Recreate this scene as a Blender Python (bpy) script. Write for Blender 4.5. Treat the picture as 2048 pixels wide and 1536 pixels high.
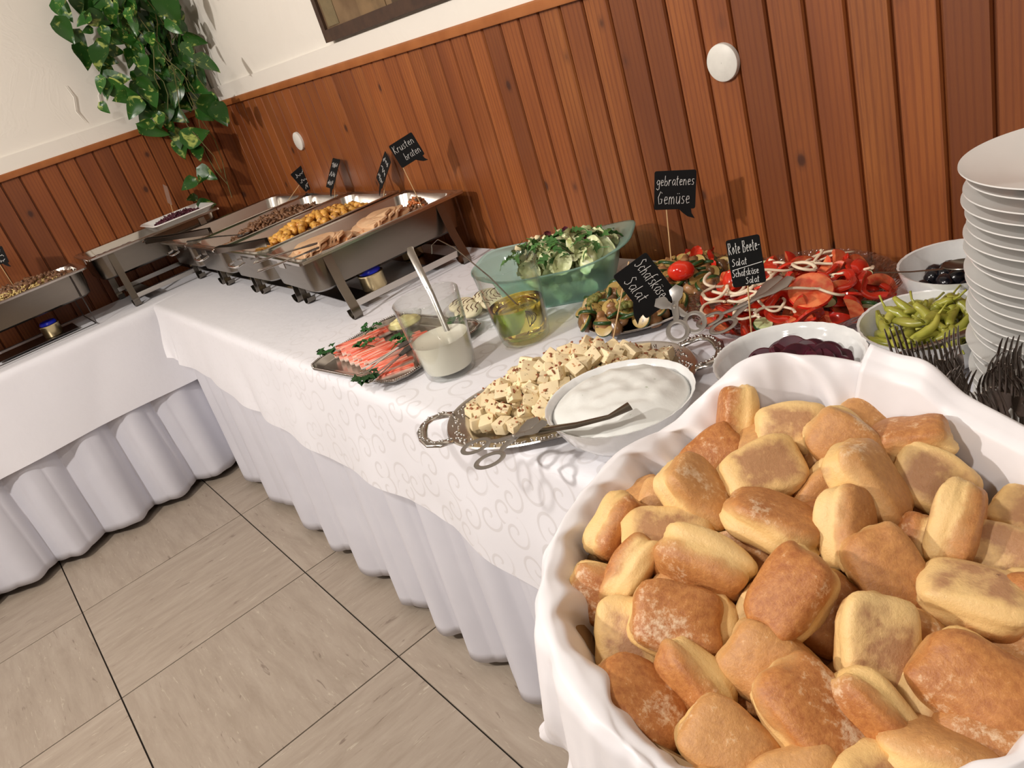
import bpy, bmesh, math, random
from math import sin, cos, pi, sqrt, atan2, radians, hypot
from mathutils import Vector, Matrix, Euler, noise

for _o in list(bpy.data.objects): bpy.data.objects.remove(_o)
S = bpy.context.scene
COL = S.collection
random.seed(11)

# ---------------------------------------------------------------- camera
cam = bpy.data.cameras.new('camera'); camo = bpy.data.objects.new('camera', cam); COL.objects.link(camo)
cam.sensor_fit = 'HORIZONTAL'; cam.sensor_width = 36.0; cam.lens = 1567.7 / 2048 * 36.0
cam.clip_start = 0.02; cam.clip_end = 50
RM = Matrix(((0.6079234116175639, -0.17675436532305444, 0.7740717149893195),
             (0.7401749598064159, 0.47898134652106333, -0.471929972093784),
             (-0.2873502296550894, 0.8598457792093379, 0.4220131295268597)))
camo.matrix_world = Matrix.Translation((3.71722665, -1.27527689, 1.40275046)) @ RM.to_4x4()
S.camera = camo

# ---------------------------------------------------------------- world, lights, exposure
w = bpy.data.worlds.new('room_air'); S.world = w; w.use_nodes = True
w.node_tree.nodes['Background'].inputs[0].default_value = (1.0, 0.93, 0.84, 1)
w.node_tree.nodes['Background'].inputs[1].default_value = 0.25
S.view_settings.view_transform = 'Standard'; S.view_settings.look = 'None'
S.view_settings.exposure = 0.0; S.view_settings.gamma = 1.0; S.view_settings.use_curve_mapping = False

def area(name, loc, target, size, power, col):
    l = bpy.data.lights.new(name, 'AREA'); l.shape = 'DISK'; l.size = size; l.energy = power; l.color = col
    o = bpy.data.objects.new(name, l); COL.objects.link(o); o.location = loc
    o.rotation_euler = (Vector(target) - Vector(loc)).to_track_quat('-Z', 'Y').to_euler()
    return o
area('key_fill_light', (1.9, -2.9, 2.45), (1.6, -0.5, 0.8), 0.12, 54, (1.0, 0.935, 0.87))
area('key_fill_light', (3.1, -1.9, 2.5), (2.9, -0.7, 0.8), 0.12, 17, (1.0, 0.95, 0.89))  # unseen fill light added near the camera, weaker than the key
area('key_fill_light', (4.9, -3.0, 2.5), (3.0, -0.6, 0.6), 0.4, 15, (1.0, 0.93, 0.87))  # unseen fill light added from the right
area('key_fill_light', (0.9, -4.0, 2.45), (0.6, -0.8, 0.8), 0.4, 12, (1.0, 0.91, 0.80))  # unseen fill light added towards the corner

# ---------------------------------------------------------------- materials
def newmat(name):
    m = bpy.data.materials.new(name); m.use_nodes = True
    nt = m.node_tree; b = nt.nodes['Principled BSDF']
    return m, nt, b
def N(nt, t, **kw):
    n = nt.nodes.new(t)
    for k, v in kw.items():
        if k == 'inp':
            for a, c in v.items(): n.inputs[a].default_value = c
        else: setattr(n, k, v)
    return n
def L(nt, a, b): nt.links.new(a, b)
def coords(nt, scale=(1, 1, 1), kind='Object', rnd=False):
    tc = N(nt, 'ShaderNodeTexCoord'); mp = N(nt, 'ShaderNodeMapping'); mp.inputs['Scale'].default_value = scale
    L(nt, tc.outputs[kind], mp.inputs['Vector'])
    if rnd:
        oi = N(nt, 'ShaderNodeObjectInfo'); mu = N(nt, 'ShaderNodeVectorMath', operation='SCALE')
        cx = N(nt, 'ShaderNodeCombineXYZ'); L(nt, oi.outputs['Random'], cx.inputs[0]); L(nt, oi.outputs['Random'], cx.inputs[1]); L(nt, oi.outputs['Random'], cx.inputs[2])
        L(nt, cx.outputs[0], mu.inputs[0]); mu.inputs['Scale'].default_value = 37.0
        L(nt, mu.outputs[0], mp.inputs['Location'])
    return mp.outputs[0]
def ramp(nt, fac, stops, interp='LINEAR'):
    r = N(nt, 'ShaderNodeValToRGB'); cr = r.color_ramp; cr.interpolation = interp
    while len(cr.elements) < len(stops): cr.elements.new(0.5)
    for e, (p, c) in zip(cr.elements, stops):
        e.position = p; e.color = (c[0], c[1], c[2], 1) if not isinstance(c, (int, float)) else (c, c, c, 1)
    L(nt, fac, r.inputs[0]); return r.outputs[0]
def mixc(nt, fac, a, b, mode='MIX'):
    m = N(nt, 'ShaderNodeMix', data_type='RGBA', blend_type=mode)
    for s, v in ((0, fac), (6, a), (7, b)):
        if isinstance(v, (int, float)): m.inputs[s].default_value = v
        elif isinstance(v, tuple): m.inputs[s].default_value = (*v, 1)
        else: L(nt, v, m.inputs[s])
    return m.outputs[2]
def mth(nt, op, a, b=0.0, c=None):
    m = N(nt, 'ShaderNodeMath', operation=op)
    for i, v in enumerate((a, b, c)):
        if v is None: continue
        if isinstance(v, (int, float)): m.inputs[i].default_value = v
        else: L(nt, v, m.inputs[i])
    return m.outputs[0]
def noi(nt, vec, scale, detail=3, rough=0.55, dist=0.0):
    n = N(nt, 'ShaderNodeTexNoise'); n.inputs['Scale'].default_value = scale; n.inputs['Detail'].default_value = detail
    n.inputs['Roughness'].default_value = rough; n.inputs['Distortion'].default_value = dist
    L(nt, vec, n.inputs['Vector']); return n.outputs['Fac']
def bump(nt, b, h, strength=0.3, dist=0.002):
    n = N(nt, 'ShaderNodeBump'); n.inputs['Strength'].default_value = strength; n.inputs['Distance'].default_value = dist
    L(nt, h, n.inputs['Height']); L(nt, n.outputs[0], b.inputs['Normal'])
def simple(name, col, rough=0.5, metal=0.0, col2=None, nscale=30, bmp=0.0, spec=0.5, sss=0.0, rnd=0.0, coat=0.0, bdist=0.001):
    m, nt, b = newmat(name)
    b.inputs['Base Color'].default_value = (*col, 1); b.inputs['Roughness'].default_value = rough
    b.inputs['Metallic'].default_value = metal; b.inputs['Specular IOR Level'].default_value = spec
    b.inputs['Coat Weight'].default_value = coat
    if sss: b.inputs['Subsurface Weight'].default_value = sss; b.inputs['Subsurface Radius'].default_value = (0.01, 0.006, 0.004)
    v = coords(nt, rnd=True); f = noi(nt, v, nscale)
    c = mixc(nt, ramp(nt, f, [(0.35, 0.0), (0.65, 1.0)]), col, col2 if col2 else tuple(min(1, x * 0.9) for x in col))
    if rnd:
        oi = N(nt, 'ShaderNodeObjectInfo')
        k = mth(nt, 'MULTIPLY_ADD', oi.outputs['Random'], rnd, 1 - rnd / 2)
        sc = N(nt, 'ShaderNodeVectorMath', operation='SCALE'); L(nt, c, sc.inputs[0]); L(nt, k, sc.inputs['Scale']); c = sc.outputs[0]
    L(nt, c, b.inputs['Base Color'])
    if bmp: bump(nt, b, f, bmp, bdist)
    return m

def wood_mat():
    m, nt, b = newmat('knotty_pine')
    v = coords(nt, (26, 26, 1.6), rnd=True)
    wob = noi(nt, coords(nt, (5, 5, 1.2), rnd=True), 1.0, 2)
    fine = noi(nt, v, 6.0, 5, 0.65, 0.6)
    rings = N(nt, 'ShaderNodeTexWave', wave_type='BANDS', bands_direction='X')
    rings.inputs['Scale'].default_value = 1.1; rings.inputs['Distortion'].default_value = 9.0; rings.inputs['Detail'].default_value = 2; rings.inputs['Detail Scale'].default_value = 0.5
    L(nt, coords(nt, (22, 22, 0.9), rnd=True), rings.inputs['Vector'])
    base = ramp(nt, wob, [(0.3, (0.20, 0.052, 0.011)), (0.5, (0.30, 0.086, 0.018)), (0.72, (0.40, 0.13, 0.029))])
    c = mixc(nt, ramp(nt, rings.outputs['Fac'], [(0.60, 0.0), (0.95, 0.42)]), base, (0.15, 0.032, 0.008))
    c = mixc(nt, ramp(nt, fine, [(0.42, 0.0), (0.72, 0.55)]), c, (0.20, 0.050, 0.014))
    # knots
    vo = N(nt, 'ShaderNodeTexVoronoi'); vo.inputs['Scale'].default_value = 1.0; vo.inputs['Randomness'].default_value = 1.0
    L(nt, coords(nt, (9.5, 9.5, 6.5), rnd=True), vo.inputs['Vector'])
    k = ramp(nt, vo.outputs['Distance'], [(0.0, 0.95), (0.07, 0.8), (0.10, 0.25), (0.16, 0.0)])
    c = mixc(nt, k, c, (0.045, 0.012, 0.006))
    oi = N(nt, 'ShaderNodeObjectInfo')
    kk = mth(nt, 'MULTIPLY_ADD', oi.outputs['Random'], 0.26, 0.76)
    sc = N(nt, 'ShaderNodeVectorMath', operation='SCALE'); L(nt, c, sc.inputs[0]); L(nt, kk, sc.inputs['Scale'])
    L(nt, sc.outputs[0], b.inputs['Base Color'])
    b.inputs['Roughness'].default_value = 0.5; b.inputs['Coat Weight'].default_value = 0.05; b.inputs['Coat Roughness'].default_value = 0.3
    bump(nt, b, fine, 0.25, 0.0015)
    return m
def tile_mat(name, sc):
    m, nt, b = newmat(name)
    v = coords(nt, sc, rnd=True)
    n1 = noi(nt, v, 5.0, 6, 0.7, 0.4); n2 = noi(nt, v, 17.0, 4, 0.7, 0.5); n3 = noi(nt, v, 3.0, 4, 0.6, 0.8)
    c = ramp(nt, n1, [(0.3, (0.33, 0.265, 0.205)), (0.55, (0.395, 0.325, 0.258)), (0.75, (0.44, 0.37, 0.30))])
    c = mixc(nt, ramp(nt, n2, [(0.62, 0.0), (0.70, 0.7)]), c, (0.56, 0.49, 0.39))
    c = mixc(nt, ramp(nt, noi(nt, v, 9.0, 4, 0.6, 1.2), [(0.645, 0.0), (0.71, 0.8)]), c, (0.20, 0.15, 0.115))
    oi = N(nt, 'ShaderNodeObjectInfo'); kk = mth(nt, 'MULTIPLY_ADD', oi.outputs['Random'], 0.08, 0.96)
    s2 = N(nt, 'ShaderNodeVectorMath', operation='SCALE'); L(nt, c, s2.inputs[0]); L(nt, kk, s2.inputs['Scale'])
    L(nt, s2.outputs[0], b.inputs['Base Color']); b.inputs['Roughness'].default_value = 0.5
    return m
def plaster_mat():
    m, nt, b = newmat('cream_plaster')
    v = coords(nt, (1, 1, 1))
    a = noi(nt, v, 3.0, 4, 0.6, 1.5); f = noi(nt, v, 14.0, 4)
    L(nt, mixc(nt, a, (0.83, 0.785, 0.71), (0.87, 0.83, 0.76)), b.inputs['Base Color']); b.inputs['Roughness'].default_value = 0.85
    h = mth(nt, 'ADD', ramp(nt, a, [(0.47, 0.0), (0.5, 1.0), (0.53, 0.35)]), f)
    bump(nt, b, h, 0.12, 0.003)
    return m
def damask_mat(name, amount=1.0):
    m, nt, b = newmat(name)
    tc = N(nt, 'ShaderNodeTexCoord'); sc = N(nt, 'ShaderNodeVectorMath', operation='SCALE'); sc.inputs['Scale'].default_value = 14.0
    L(nt, tc.outputs['UV'], sc.inputs[0])
    vo = N(nt, 'ShaderNodeTexVoronoi', voronoi_dimensions='2D'); vo.inputs['Scale'].default_value = 1.0; vo.inputs['Randomness'].default_value = 0.75
    L(nt, sc.outputs[0], vo.inputs['Vector'])
    d = N(nt, 'ShaderNodeVectorMath', operation='SUBTRACT'); L(nt, sc.outputs[0], d.inputs[0]); L(nt, vo.outputs['Position'], d.inputs[1])
    sp = N(nt, 'ShaderNodeSeparateXYZ'); L(nt, d.outputs[0], sp.inputs[0])
    th = mth(nt, 'ARCTAN2', sp.outputs[1], sp.outputs[0]); r = vo.outputs['Distance']
    sc2 = N(nt, 'ShaderNodeSeparateColor'); L(nt, vo.outputs['Color'], sc2.inputs[0])
    ph = mth(nt, 'ADD', mth(nt, 'ADD', th, mth(nt, 'MULTIPLY', r, 15.0)), mth(nt, 'MULTIPLY', sc2.outputs[0], 6.28))
    s = mth(nt, 'SINE', ph)
    uvs = N(nt, 'ShaderNodeSeparateXYZ'); L(nt, tc.outputs['UV'], uvs.inputs[0]); sheen_fade = ramp(nt, mth(nt, 'MULTIPLY', uvs.outputs[0], 0.25), [(0.36, 0.15), (0.54, 1.0)])  # sheen that shows only at the near end, put into the pattern colour
    band = ramp(nt, s, [(0.74, 0.0), (0.86, 1.0)]); lim = ramp(nt, r, [(0.05, 0.6), (0.08, 1.0), (0.46, 1.0), (0.56, 0.0)])
    f = mth(nt, 'MULTIPLY', mth(nt, 'MULTIPLY', band, lim), sheen_fade)
    wv = noi(nt, coords(nt, (1, 1, 1)), 4.0, 2)
    c = mixc(nt, mth(nt, 'MULTIPLY', f, 0.42 * amount), mixc(nt, wv, (0.77, 0.765, 0.81), (0.83, 0.82, 0.86)), (0.56, 0.53, 0.53))
    L(nt, c, b.inputs['Base Color'])
    L(nt, mth(nt, 'MULTIPLY_ADD', f, -0.15, 0.62), b.inputs['Roughness'])
    b.inputs['Sheen Weight'].default_value = 0.15
    fine = noi(nt, tc.outputs['UV'], 26.0, 3); bump(nt, b, fine, 0.25, 0.004)
    return m
def bread_mat():
    m, nt, b = newmat('bread_crust')
    tc = N(nt, 'ShaderNodeTexCoord'); sp = N(nt, 'ShaderNodeSeparateXYZ'); L(nt, tc.outputs['Object'], sp.inputs[0])
    v = coords(nt, rnd=True)
    n1 = noi(nt, v, 30, 4, 0.6); n2 = noi(nt, v, 120, 5, 0.75); n3 = noi(nt, v, 260, 3)
    nl = noi(nt, v, 14, 2)
    zz = mth(nt, 'ADD', mth(nt, 'MULTIPLY', sp.outputs[2], 24.0), mth(nt, 'MULTIPLY', mth(nt, 'SUBTRACT', n1, 0.5), 0.95))
    zz = mth(nt, 'ADD', zz, 0.5)      # about -0.1 .. 1.1 over the height
    side = mixc(nt, nl, (0.86, 0.62, 0.30), (0.76, 0.46, 0.155))
    top = mixc(nt, ramp(nt, n2, [(0.35, 0.0), (0.65, 1.0)]), (0.37, 0.12, 0.030), (0.56, 0.235, 0.065))
    oi = N(nt, 'ShaderNodeObjectInfo')
    tk = mth(nt, 'MULTIPLY_ADD', oi.outputs['Random'], 0.55, 0.6)
    c = mixc(nt, mth(nt, 'MULTIPLY', ramp(nt, zz, [(0.56, 0.0), (0.72, 0.65), (0.95, 1.0)]), tk), side, top)
    ax_ = mth(nt, 'ABSOLUTE', mth(nt, 'MULTIPLY', sp.outputs[0], 24.0)); ay_ = mth(nt, 'ABSOLUTE', mth(nt, 'MULTIPLY', sp.outputs[1], 31.0))
    ed = mth(nt, 'ADD', mth(nt, 'MAXIMUM', ax_, ay_), mth(nt, 'MULTIPLY', mth(nt, 'SUBTRACT', n1, 0.5), 0.9))
    patch = mth(nt, 'MULTIPLY', ramp(nt, ed, [(0.55, 1.0), (0.92, 0.0)]), ramp(nt, zz, [(0.0, 1.0), (0.22, 0.0)]))
    c = mixc(nt, mth(nt, 'MULTIPLY', patch, 0.85), c, mixc(nt, n2, (0.30, 0.115, 0.055), (0.50, 0.26, 0.13)))
    # flour on top and burnt specks below
    fl = mth(nt, 'MULTIPLY', ramp(nt, mth(nt, 'ADD', mth(nt, 'MULTIPLY', nl, 0.6), mth(nt, 'MULTIPLY', n2, 0.5)), [(0.63, 0.0), (0.74, 0.6)]), ramp(nt, zz, [(0.62, 0.0), (0.8, 1.0)]))
    c = mixc(nt, fl, c, (0.86, 0.75, 0.56))
    sp2 = mth(nt, 'MULTIPLY', ramp(nt, noi(nt, v, 45, 5, 0.75), [(0.67, 0.0), (0.72, 1.0)]), ramp(nt, zz, [(0.05, 1.0), (0.2, 0.0)]))
    c = mixc(nt, mth(nt, 'MULTIPLY', sp2, 0.8), c, (0.16, 0.05, 0.025))
    L(nt, c, b.inputs['Base Color']); b.inputs['Roughness'].default_value = 0.48
    b.inputs['Subsurface Weight'].default_value = 0.04; b.inputs['Subsurface Radius'].default_value = (0.012, 0.006, 0.002)
    h = mth(nt, 'ADD', mth(nt, 'MULTIPLY', n2, 0.8), mth(nt, 'MULTIPLY', n3, 0.25)); bump(nt, b, h, 0.6, 0.002)
    return m
def leaf_mat(name, c1, c2, c3, rough=0.35, s1=28, s2=9):
    m, nt, b = newmat(name)
    v = coords(nt, (1, 1, 1), rnd=True); n = noi(nt, v, s1, 3, 0.6, 0.8); n2 = noi(nt, v, s2, 2)
    c = mixc(nt, n2, c1, c2); c = mixc(nt, ramp(nt, n, [(0.57, 0.0), (0.66, 0.9)]), c, c3)
    oi = N(nt, 'ShaderNodeObjectInfo'); kk = mth(nt, 'MULTIPLY_ADD', oi.outputs['Random'], 0.7, 0.6)
    s2 = N(nt, 'ShaderNodeVectorMath', operation='SCALE'); L(nt, c, s2.inputs[0]); L(nt, kk, s2.inputs['Scale'])
    L(nt, s2.outputs[0], b.inputs['Base Color']); b.inputs['Roughness'].default_value = rough
    b.inputs['Subsurface Weight'].default_value = 0.0
    return m
def glass_mat(name, col=(1, 1, 1), rough=0.0, ior=1.45, trans=1.0):
    m, nt, b = newmat(name)
    b.inputs['Base Color'].default_value = (*col, 1); b.inputs['Transmission Weight'].default_value = trans
    b.inputs['Roughness'].default_value = rough; b.inputs['IOR'].default_value = ior
    return m
def thin_glass(name, tint=(1, 1, 1), refl=1.0, rough=0.02, bmp=0.0):
    m = bpy.data.materials.new(name); m.use_nodes = True; nt = m.node_tree; nt.nodes.clear()
    out = N(nt, 'ShaderNodeOutputMaterial'); tr = N(nt, 'ShaderNodeBsdfTransparent'); tr.inputs[0].default_value = (*tint, 1)
    gl = N(nt, 'ShaderNodeBsdfGlossy'); gl.inputs['Roughness'].default_value = rough
    fr = N(nt, 'ShaderNodeLayerWeight'); fr.inputs[0].default_value = 0.5
    if bmp:
        bn = N(nt, 'ShaderNodeBump'); bn.inputs['Strength'].default_value = bmp; bn.inputs['Distance'].default_value = 0.01
        vo = N(nt, 'ShaderNodeTexVoronoi'); vo.inputs['Scale'].default_value = 90; tc = N(nt, 'ShaderNodeTexCoord'); L(nt, tc.outputs['Object'], vo.inputs[0]); L(nt, vo.outputs[0], bn.inputs['Height'])
        L(nt, bn.outputs[0], gl.inputs['Normal']); L(nt, bn.outputs[0], fr.inputs['Normal'])
    mx = N(nt, 'ShaderNodeMixShader'); k = mth(nt, 'MULTIPLY_ADD', mth(nt, 'POWER', fr.outputs['Facing'], 3.0), 0.85 * refl, 0.04)
    L(nt, k, mx.inputs[0]); L(nt, tr.outputs[0], mx.inputs[1]); L(nt, gl.outputs[0], mx.inputs[2]); L(nt, mx.outputs[0], out.inputs[0]); return m
def speck_mat(name, base, base2, specks, thr=0.66, scale=70, rough=0.6, bmp=0.4, rnd=0.2, sss=0.0):
    m, nt, b = newmat(name)
    v = coords(nt, rnd=True); c = mixc(nt, noi(nt, v, 18, 3), base, base2)
    for i, s in enumerate(specks):
        f = noi(nt, v, scale * (1 + 0.37 * i), 3, 0.6)
        c = mixc(nt, ramp(nt, f, [(thr, 0.0), (thr + 0.04, 0.9)]), c, s)
    oi = N(nt, 'ShaderNodeObjectInfo'); kk = mth(nt, 'MULTIPLY_ADD', oi.outputs['Random'], rnd, 1 - rnd / 2)
    s2 = N(nt, 'ShaderNodeVectorMath', operation='SCALE'); L(nt, c, s2.inputs[0]); L(nt, kk, s2.inputs['Scale'])
    L(nt, s2.outputs[0], b.inputs['Base Color']); b.inputs['Roughness'].default_value = rough
    if sss: b.inputs['Subsurface Weight'].default_value = sss; b.inputs['Subsurface Radius'].default_value = (0.008, 0.006, 0.004)
    bump(nt, b, noi(nt, v, 60, 4), bmp, 0.0015)
    return m
def steel_mat(name, col=(0.62, 0.59, 0.55), rough=0.22):
    m, nt, b = newmat(name)
    v = coords(nt, (3, 3, 60), rnd=True); f = noi(nt, v, 3, 3)
    b.inputs['Base Color'].default_value = (*col, 1); b.inputs['Metallic'].default_value = 1.0
    L(nt, mth(nt, 'MULTIPLY_ADD', f, 0.05, rough - 0.02), b.inputs['Roughness'])
    L(nt, mixc(nt, f, col, tuple(c * 0.95 for c in col)), b.inputs['Base Color'])
    return m

M = dict(
    wood=wood_mat(), tile_a=tile_mat('vinyl_tile_grain_along', (1.0, 6.0, 1)), tile_b=tile_mat('vinyl_tile_grain_across', (6.0, 1.0, 1)),
    plaster=plaster_mat(), joint=simple('dark_joint', (0.025, 0.018, 0.015), 0.8), groove=simple('dark_groove', (0.045, 0.013, 0.006), 0.8),
    trimwood=simple('rail_wood', (0.42, 0.15, 0.045), 0.4, col2=(0.34, 0.11, 0.03), nscale=12),
    white_paint=simple('white_paint', (0.80, 0.78, 0.72), 0.45),
    damask=damask_mat('white_damask'), damask2=damask_mat('white_damask_plain', 0.25),
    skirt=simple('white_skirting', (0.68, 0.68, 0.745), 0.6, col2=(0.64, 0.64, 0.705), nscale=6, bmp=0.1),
    satin=simple('white_napkin', (0.83, 0.805, 0.825), 0.42, col2=(0.78, 0.755, 0.775), nscale=18, bmp=0.15, bdist=0.002),
    bread=bread_mat(), wicker=simple('wicker', (0.36, 0.22, 0.10), 0.7, bmp=0.5),
    steel=steel_mat('brushed_steel'), steel_dark=steel_mat('dark_reflection_steel', (0.22, 0.195, 0.165), 0.25), matte=steel_mat('satin_steel', (0.42, 0.40, 0.38), 0.42), chrome=steel_mat('polished_steel', (0.80, 0.78, 0.76), 0.12),  # steel_dark: dark reflections of the room put into the colour
    silver=steel_mat('silver_plate', (0.55, 0.52, 0.49), 0.22), blacksteel=steel_mat('dark_steel', (0.16, 0.15, 0.15), 0.3),
    gold=steel_mat('gold_tin', (0.80, 0.66, 0.38), 0.25), blue=simple('glossy_blue', (0.01, 0.03, 0.75), 0.3),
    porcelain=simple('white_porcelain', (0.80, 0.79, 0.765), 0.16, col2=(0.79, 0.78, 0.755), coat=0.3),
    opal=simple('white_opal_glass', (0.83, 0.835, 0.83), 0.12, coat=0.4),
    glass=thin_glass('clear_glass', (0.97, 0.98, 0.97)), crystal=thin_glass('crystal_glass', (0.90, 0.86, 0.87), 1.3, 0.08, 0.6),
    green_plastic=glass_mat('mint_translucent_plastic', (0.66, 0.93, 0.85), 0.28, 1.15, 0.86),
    oil=glass_mat('oil_vinegar', (0.93, 0.74, 0.16), 0.0, 1.46),
    dressing=speck_mat('herb_dressing', (0.80, 0.76, 0.66), (0.77, 0.73, 0.62), [(0.35, 0.38, 0.2)], 0.72, 60, 0.25, 0.05),
    tzatziki=speck_mat('tzatziki', (0.84, 0.84, 0.81), (0.80, 0.81, 0.77), [(0.45, 0.5, 0.38)], 0.70, 65, 0.35, 0.5),
    mustard=speck_mat('mustard_sauce', (0.80, 0.72, 0.36), (0.74, 0.66, 0.30), [(0.35, 0.35, 0.08)], 0.68, 90, 0.3, 0.3),
    feta=speck_mat('herbed_feta', (0.84, 0.72, 0.48), (0.78, 0.62, 0.36), [(0.20, 0.13, 0.05), (0.50, 0.20, 0.06)], 0.635, 85, 0.6, 0.8, 0.25, 0.1),
    chili=simple('dried_tomato_flakes', (0.18, 0.05, 0.02), 0.6, col2=(0.36, 0.13, 0.05), rnd=0.5),
    slate=simple('black_card', (0.007, 0.007, 0.0075), 0.75, spec=0.2), cardback=simple('brown_card', (0.30, 0.18, 0.13), 0.7), chalk=simple('chalk_ink', (0.85, 0.84, 0.82), 0.7),
    stick=simple('bamboo', (0.66, 0.44, 0.22), 0.55),
    crab=None, parsley=leaf_mat('parsley', (0.012, 0.07, 0.012), (0.02, 0.10, 0.02), (0.03, 0.13, 0.03), 0.45),
    leaf=leaf_mat('pothos_leaf', (0.012, 0.060, 0.010), (0.035, 0.14, 0.016), (0.42, 0.50, 0.12), 0.3, 2.6, 1.0),
    vine=simple('vine', (0.10, 0.13, 0.03), 0.6, col2=(0.16, 0.12, 0.04)),
    iceberg=leaf_mat('iceberg', (0.62, 0.68, 0.30), (0.80, 0.80, 0.52), (0.85, 0.85, 0.66), 0.35),
    arugula=leaf_mat('arugula', (0.035, 0.12, 0.025), (0.08, 0.22, 0.05), (0.14, 0.28, 0.08), 0.4),
    radicchio=leaf_mat('radicchio', (0.07, 0.008, 0.02), (0.13, 0.015, 0.035), (0.3, 0.06, 0.10), 0.4),
    tomato=simple('tomato', (0.52, 0.012, 0.007), 0.16, col2=(0.62, 0.035, 0.012), nscale=25, coat=0.3, rnd=0.3),
    tomato_flesh=simple('tomato_flesh', (0.68, 0.075, 0.03), 0.25, col2=(0.78, 0.24, 0.09), nscale=70, rnd=0.2),
    pepper_red=simple('red_pepper', (0.50, 0.015, 0.006), 0.14, col2=(0.60, 0.035, 0.012), coat=0.4, rnd=0.35),
    onion=simple('onion', (0.78, 0.64, 0.46), 0.3, col2=(0.84, 0.72, 0.56), rnd=0.2),
    cucumber=simple('cucumber_flesh', (0.62, 0.72, 0.34), 0.3, col2=(0.72, 0.78, 0.46)), cuke_skin=simple('cucumber_skin', (0.02, 0.06, 0.012), 0.3),
    zucchini=speck_mat('grilled_zucchini', (0.52, 0.37, 0.12), (0.34, 0.21, 0.06), [(0.08, 0.04, 0.01)], 0.58, 45, 0.3, 0.3),
    mushroom=speck_mat('fried_mushroom', (0.40, 0.21, 0.09), (0.28, 0.13, 0.05), [(0.12, 0.05, 0.02)], 0.66, 50, 0.35, 0.3),
    eggplant=simple('eggplant', (0.16, 0.075, 0.03), 0.25, col2=(0.26, 0.13, 0.05), nscale=60, rnd=0.6),
    broccoli=simple('broccoli', (0.10, 0.12, 0.02), 0.6, col2=(0.24, 0.21, 0.05), nscale=90, bmp=0.8, bdist=0.003),
    pepperoni=simple('pickled_pepper', (0.26, 0.27, 0.03), 0.3, col2=(0.42, 0.40, 0.07), nscale=22, rnd=0.5, coat=0.2),
    beet=simple('beetroot', (0.07, 0.005, 0.018), 0.35, col2=(0.035, 0.003, 0.010), rnd=0.5),
    olive=simple('black_olive', (0.008, 0.008, 0.012), 0.22, coat=0.2),
    potato=speck_mat('roast_potato', (0.80, 0.47, 0.10), (0.66, 0.30, 0.05), [(0.36, 0.11, 0.02)], 0.58, 70, 0.4, 0.4, 0.35),
    meat=speck_mat('gyros_meat', (0.17, 0.075, 0.035), (0.30, 0.15, 0.075), [(0.05, 0.02, 0.01)], 0.58, 60, 0.5, 0.6, 0.6), meat_light=speck_mat('light_meat', (0.36, 0.19, 0.10), (0.28, 0.13, 0.06), [(0.1, 0.04, 0.02)], 0.62, 60, 0.5, 0.6, 0.6),
    pork=speck_mat('pork_roast', (0.80, 0.55, 0.33), (0.68, 0.38, 0.20), [(0.50, 0.18, 0.06)], 0.62, 38, 0.35, 0.3, 0.2),
    crackling=speck_mat('pork_crackling', (0.62, 0.20, 0.05), (0.42, 0.10, 0.03), [(0.75, 0.33, 0.08)], 0.6, 60, 0.4, 0.6, 0.3),
    gravy=speck_mat('orange_gravy', (0.38, 0.15, 0.07), (0.46, 0.21, 0.10), [(0.5, 0.16, 0.03)], 0.6, 16, 0.2, 0.05),
    sauce=speck_mat('sauce_residue', (0.34, 0.10, 0.03), (0.42, 0.2, 0.09), [(0.25, 0.05, 0.01)], 0.55, 14, 0.25, 0.05),
    spaetzle=simple('egg_noodles', (0.72, 0.56, 0.26), 0.4, col2=(0.62, 0.45, 0.16), rnd=0.3),
    cabbage=simple('red_cabbage', (0.05, 0.008, 0.022), 0.35, col2=(0.09, 0.015, 0.03), bmp=0.8, bdist=0.004),
    terracotta=simple('plant_pot', (0.35, 0.14, 0.07), 0.7), soil=simple('soil', (0.04, 0.025, 0.015), 0.9),
    mozz=speck_mat('mozzarella', (0.84, 0.76, 0.55), (0.80, 0.70, 0.46), [(0.8, 0.7, 0.5)], 0.7, 40, 0.4, 0.1), balsamic=simple('balsamic_drizzle', (0.10, 0.03, 0.015), 0.15),
    tablewood=simple('table_board', (0.40, 0.28, 0.17), 0.5), tableleg=steel_mat('table_leg_steel', (0.4, 0.4, 0.4), 0.35),
    ceiling=simple('ceiling_paint', (0.55, 0.52, 0.47), 0.9),
)
def crab_mat():
    m, nt, b = newmat('surimi_stick')
    tc = N(nt, 'ShaderNodeTexCoord'); sp = N(nt, 'ShaderNodeSeparateXYZ'); L(nt, tc.outputs['Object'], sp.inputs[0])
    v = coords(nt, (6, 120, 120), rnd=True); n = noi(nt, v, 2.6, 4)
    a = mth(nt, 'ADD', mth(nt, 'MULTIPLY', sp.outputs[2], 70.0), mth(nt, 'MULTIPLY', n, 0.8))
    c = mixc(nt, ramp(nt, a, [(0.33, 0.0), (0.6, 1.0)]), (0.86, 0.68, 0.58), mixc(nt, ramp(nt, n, [(0.42, 0.0), (0.62, 1.0)]), (0.72, 0.075, 0.03), (0.86, 0.46, 0.34)))
    L(nt, c, b.inputs['Base Color']); b.inputs['Roughness'].default_value = 0.35
    bump(nt, b, n, 0.5, 0.001); return m
M['crab'] = crab_mat()

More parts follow.
